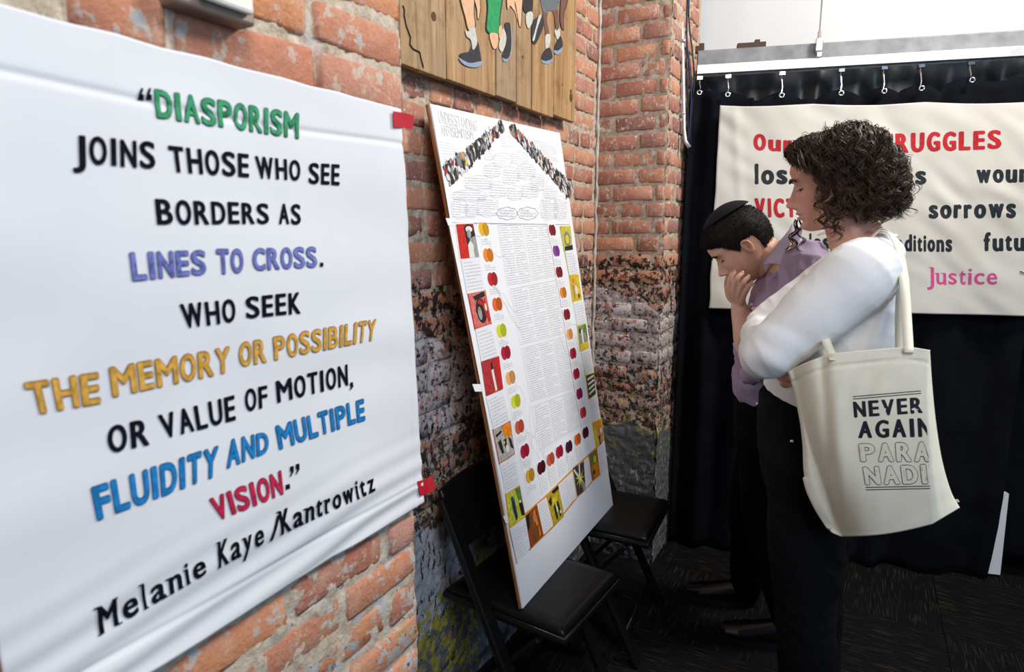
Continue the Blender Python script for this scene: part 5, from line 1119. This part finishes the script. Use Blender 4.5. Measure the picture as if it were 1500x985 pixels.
FG = [((1070.5, 426, yk-.002), (1069, 412, yk-.012), (1071.5, 404, yk-.010), (1075.5, 399.5, yk)), ((1076.5, 427, yk-.008), (1077.5, 413, yk-.024), (1081.5, 406, yk-.022), (1087, 401, yk-.012)), ((1083, 430, yk-.010), (1087, 418, yk-.026), (1091, 411.5, yk-.024), (1096, 406.5, yk-.014)), ((1088, 434, yk-.006), (1093.5, 425, yk-.020), (1097, 419.5, yk-.018), (1101, 415, yk-.010))]
for k, ch_ in enumerate(FG):
    p = [Wp(*c) for c in ch_]; w0 = WRR+(p[0]-WRR)*.12+Vector((0, 0, .004)); limb(hh, [(w0, .0145), (w0.lerp(p[0], .6), .0125), (p[0], .0105), (p[1], .0088), (p[2], .0082), (p[3], .0070)], 12, 4)
limb(hh, [(WRR+Vector((-.002, .012, .012)), .014), (Wp(1071, 436, 2.005), .0135), (Wp(1066, 422, 2.03), .011), (Wp(1066, 410, 2.05), .0095), (Wp(1070, 400, 2.062), .008)], 12, 4)
limb(hh, [(ELR, .042), (ELR.lerp(WRR, .35), .039), (ELR.lerp(WRR, .8), .028), (WRR, .0245), (WRR+Vector((-.002, -.004, .02)), .021)], 18)
f_ = fuse(hh, .0019, 2); bodyv.add(f_.V, f_.F)
ob = addp(bodyv, 'body', SKM, man, True); paint_face(ob, im, .35)
HAIRM = plain('black_hair', (.010, .008, .007), .7, var=.4, sc=90, spec=.2)
eyes(tmn, HM, man, HAIRM, -.002, .0014)
NAIL = plain('nail_pink', (.62, .34, .28), .25, var=.04)
for k in range(4):
    p = Wp(*FG[k][3]); p2 = Wp(*FG[k][2]); t = (p-p2).normalized(); o_ = (Vector((-.35, -.9, .15))-t*t.dot(Vector((-.35, -.9, .15)))).normalized(); mb = MB()
    ellipsoid(mb, p+o_*.0052+t*.0015, (.0062, .0047, .0022), Matrix((t, t.cross(o_), o_)).transposed(), 10, 6); addp(mb, 'fingernail', NAIL, man, True)
# short hair: cap following the skull plus bristles
random.seed(5); hr = MB()
def skull(th, z):
    Bt = [(.0, .1), (.2, .2), (.3, .31), (.42, .375), (.55, .405), (.68, .40), (.80, .352), (.89, .264), (.95, .167), (.985, .08), (1.0, .0)]; Ft = [(.5, .372), (.57, .405), (.66, .410), (.76, .385), (.86, .30), (.93, .205), (.98, .09), (1.0, .0)]; Wt = [(.24, .272), (.34, .300), (.45, .322), (.58, .345), (.70, .345), (.80, .31), (.89, .235), (.95, .155), (.985, .075), (1.0, .0)]
    c, s = math.cos(th), math.sin(th); return Vector(((lerp(Ft, z)*abs(c)**.88 if c >= 0 else -lerp(Bt, z)*abs(c)**.95), lerp(Wt, z)*(1 if s > 0 else -1)*abs(s)**.92, z))
def hairline(th):
    a = abs(th); return lerp([(0, .70), (.5, .70), (.85, .655), (1.05, .62), (1.25, .50), (1.42, .43), (1.58, .52), (1.95, .52), (2.2, .30), (3.15, .20)], a)
def thick(th, z):
    a = abs(th); zl = hairline(th); return (.006+.026*min(1, max(0, (z-zl)/.25)))*(1.0 if a < 1.1 else .55)+(.035*gs(a, .8)*gs(z-.74, .10))
CEN = Vector((-.03, 0, .6))
V = []; F = []; na, nz_ = 96, 40
for j in range(nz_+1):
    for i in range(na):
        th = -math.pi+2*math.pi*i/na; zl = hairline(th); z = zl+(.9995-zl)*(j/nz_)**.85; p = skull(th, z); out_ = (p-CEN).normalized(); t = thick(th, z)*(.0 if j == 0 else 1)+.004
        p = p+out_*(t+.010*noise.noise(Vector((p.x*30, p.y*30, p.z*30)))*(j > 0)); V.append(tmn(p))
for j in range(nz_):
    for i in range(na): i2 = (i+1) % na; F.append((j*na+i, j*na+i2, (j+1)*na+i2, (j+1)*na+i))
F.append(tuple(nz_*na+k for k in range(na))); hr.add(V, F)
for k in range(9000):
    th = random.uniform(-math.pi, math.pi); zl = hairline(th)+random.uniform(-.012, .0); z = zl+(.97-zl)*random.random()**1.4; p = skull(th, z); out_ = (p-CEN).normalized(); b0 = p+out_*thick(th, z)*.7
    fwd = Vector((.55 if abs(th) < 1.2 else .15, 0, -.35 if z < .75 else .1)); L = (.05 if abs(th) < 1.2 else .032)*(.5 if z < zl+.06 else 1); e = b0+(out_*.35+fwd*.8+Vector((random.uniform(-.3, .3), random.uniform(-.3, .3), random.uniform(-.3, .3)))).normalized()*L
    hr.tube([tmn(b0), tmn((b0+e)/2+out_*.006), tmn(e)], [.0006, .0005, .0002], 3, False)
addp(hr, 'hair', HAIRM, man, True)
# skullcap
mb = MB()
def kcap(a, b):
    th = 2*math.pi*b; ph = math.radians(47)*a; p = Vector((math.sin(ph)*math.cos(th), math.sin(ph)*math.sin(th), math.cos(ph))); tl_ = math.radians(4); p = Vector((p.x*math.cos(tl_)-p.z*math.sin(tl_), p.y, p.z*math.cos(tl_)+p.x*math.sin(tl_)))
    return tmn(Vector((-.03, 0, .6))+Vector((p.x*(.468 if p.x > 0 else .432), p.y*.405, p.z*.452)))
mb.grid(kcap, 16, 40); k_ = addp(mb, 'skullcap', plain('black_knit_cap', (.004, .004, .005), .9, var=.2, bump=.3, sc=200), man, True); m = k_.modifiers.new('t', 'SOLIDIFY'); m.thickness = .003; m.offset = 1
# lilac shirt
st_ = MB()
loft(st_, [(Wp(1156, 376, 2.055), .085, .066), (Wp(1164, 392, 2.06), .155, .088), (Wp(1162, 420, 2.065), .185, .112), (Wp(1156, 460, 2.08), .175, .125), (Wp(1142, 515, 2.10), .165, .130), (Wp(1132, 552, 2.13), .160, .128), (Wp(1130, 572, 2.14), .158, .122)], (0, 1, 0), 32, ends=(0, 0))
limb(st_, [(SHL+Vector((.0, .05, .0)), .07), (SHL, .074), (SHL.lerp(ELL, .5), .062), (ELL, .054), (ELL.lerp(WRL, .6), .046), (WRL, .040)], 24); limb(st_, [(SHR+Vector((.0, -.05, .0)), .07), (SHR, .072), (SHR.lerp(ELR, .5), .062), (ELR, .056), (ELR.lerp(WRR, .28), .052)], 24)
f_ = fuse(st_, .0048, 6, folds(.012, 12, 13.0))
q = NT('lilac_check_cloth', .75, .2); P = q.obj(); gx = q.n('ShaderNodeTexWave', {'Vector': P, 'Scale': 160.}, bands_direction='X').outputs[1]; gz = q.n('ShaderNodeTexWave', {'Vector': P, 'Scale': 160.}, bands_direction='Z').outputs[1]
LIL = q.out(q.mix(q.math('MULTIPLY', q.math('ADD', gx, gz), .5), (.20, .125, .24), (.52, .43, .56))); shirt = addp(f_, 'shirt', LIL, man, True)
q = NT('lilac_stripe_cloth', .75, .2); P = q.obj(); gx = q.n('ShaderNodeTexWave', {'Vector': P, 'Scale': 110.}, bands_direction='X').outputs[1]; LIS = q.out(q.mix(gx, (.36, .28, .42), (.68, .62, .72)))
FP = [(1118, 388, 1.985), (1127, 374, 1.968), (1143, 354, 1.968), (1156, 338, 1.995), (1160, 330, 2.045)]
OP = [(1147, 388, 1.925), (1153, 372, 1.918), (1160, 353, 1.925), (1167, 338, 1.955), (1172, 332, 2.045)]
def col_fn(a, b):
    t = min(a, 1-a)*2; p = Wp(*interp(FP, t)); r_ = Wp(*interp(OP, t)); q_ = p.lerp(r_, b)+Vector((0, -.006*math.sin(math.pi*b), .004*math.sin(math.pi*b)))
    if a > .5: q_.y = 2*2.045-q_.y
    return q_
mb = MB(); mb.grid(col_fn, 60, 8); o = addp(mb, 'collar', LIS, man, True); m = o.modifiers.new('t', 'SOLIDIFY'); m.thickness = .0022
def std_fn(a, b):
    t = min(a, 1-a)*2; p = Wp(*interp(FP, t)); p = p+Vector((.006, .004, -.022))*b
    if a > .5: p.y = 2*2.045-p.y
    return p
mb = MB(); mb.grid(std_fn, 60, 4); mb.build('collar_stand', LIS, o, True)
for (u, v, y) in ((1104, 418, 1.985), (1101, 446, 1.98)):
    mb = MB(); mb.tube([Wp(u, v, y)+Vector((0, .002, 0)), Wp(u, v, y)-Vector((0, .002, 0))], .0045, 10); mb.build('button', plain('pale_button', (.6, .6, .62), .3), shirt)
# rolled sleeve edge at the raised forearm, buttons, pocket
mb = MB(); d = (WRR-ELR).normalized(); a = ELR.lerp(WRR, .30); loft(mb, [(a-d*.03, .052, .052), (a-d*.01, .056, .054), (a+d*.008, .053, .052)], (0, 1, 0), 24, (0, 0)); f_ = fuse(mb, .003, 3, folds(.004, 25, 3)); addp(f_, 'rolled_cuff', LIS, man, True)
# trousers and shoes
tr_ = MB(); loft(tr_, [(Wp(1130, 566, 2.14), .155, .118), (hip, .165, .122), (Vector((hip.x+.01, hip.y, hip.z-.12)), .17, .12)], (0, 1, 0), 28, ends=(0, 1))
for hx_, an in ((Vector((hip.x, hip.y-.08, hip.z-.08)), AN1), (Vector((hip.x, hip.y+.08, hip.z-.08)), AN2)): limb(tr_, [(hx_, .098), (hx_.lerp(an, .5)+Vector((-.03, 0, 0)), .075), (hx_.lerp(an, .8)+Vector((-.01, 0, 0)), .066), (an+Vector((.01, 0, -.02)), .062)], 22)
f_ = fuse(tr_, .007, 5, folds(.008, 9, 21.0)); addp(f_, 'trousers', plain('black_trousers', (.0022, .0022, .003), .9, var=.2, spec=.1), man, True)
shoe(man, (AN1.x+.045, AN1.y, 0), math.radians(12), .28, SHOE); shoe(man, (AN2.x+.045, AN2.y, 0), math.radians(10), .28, SHOE)
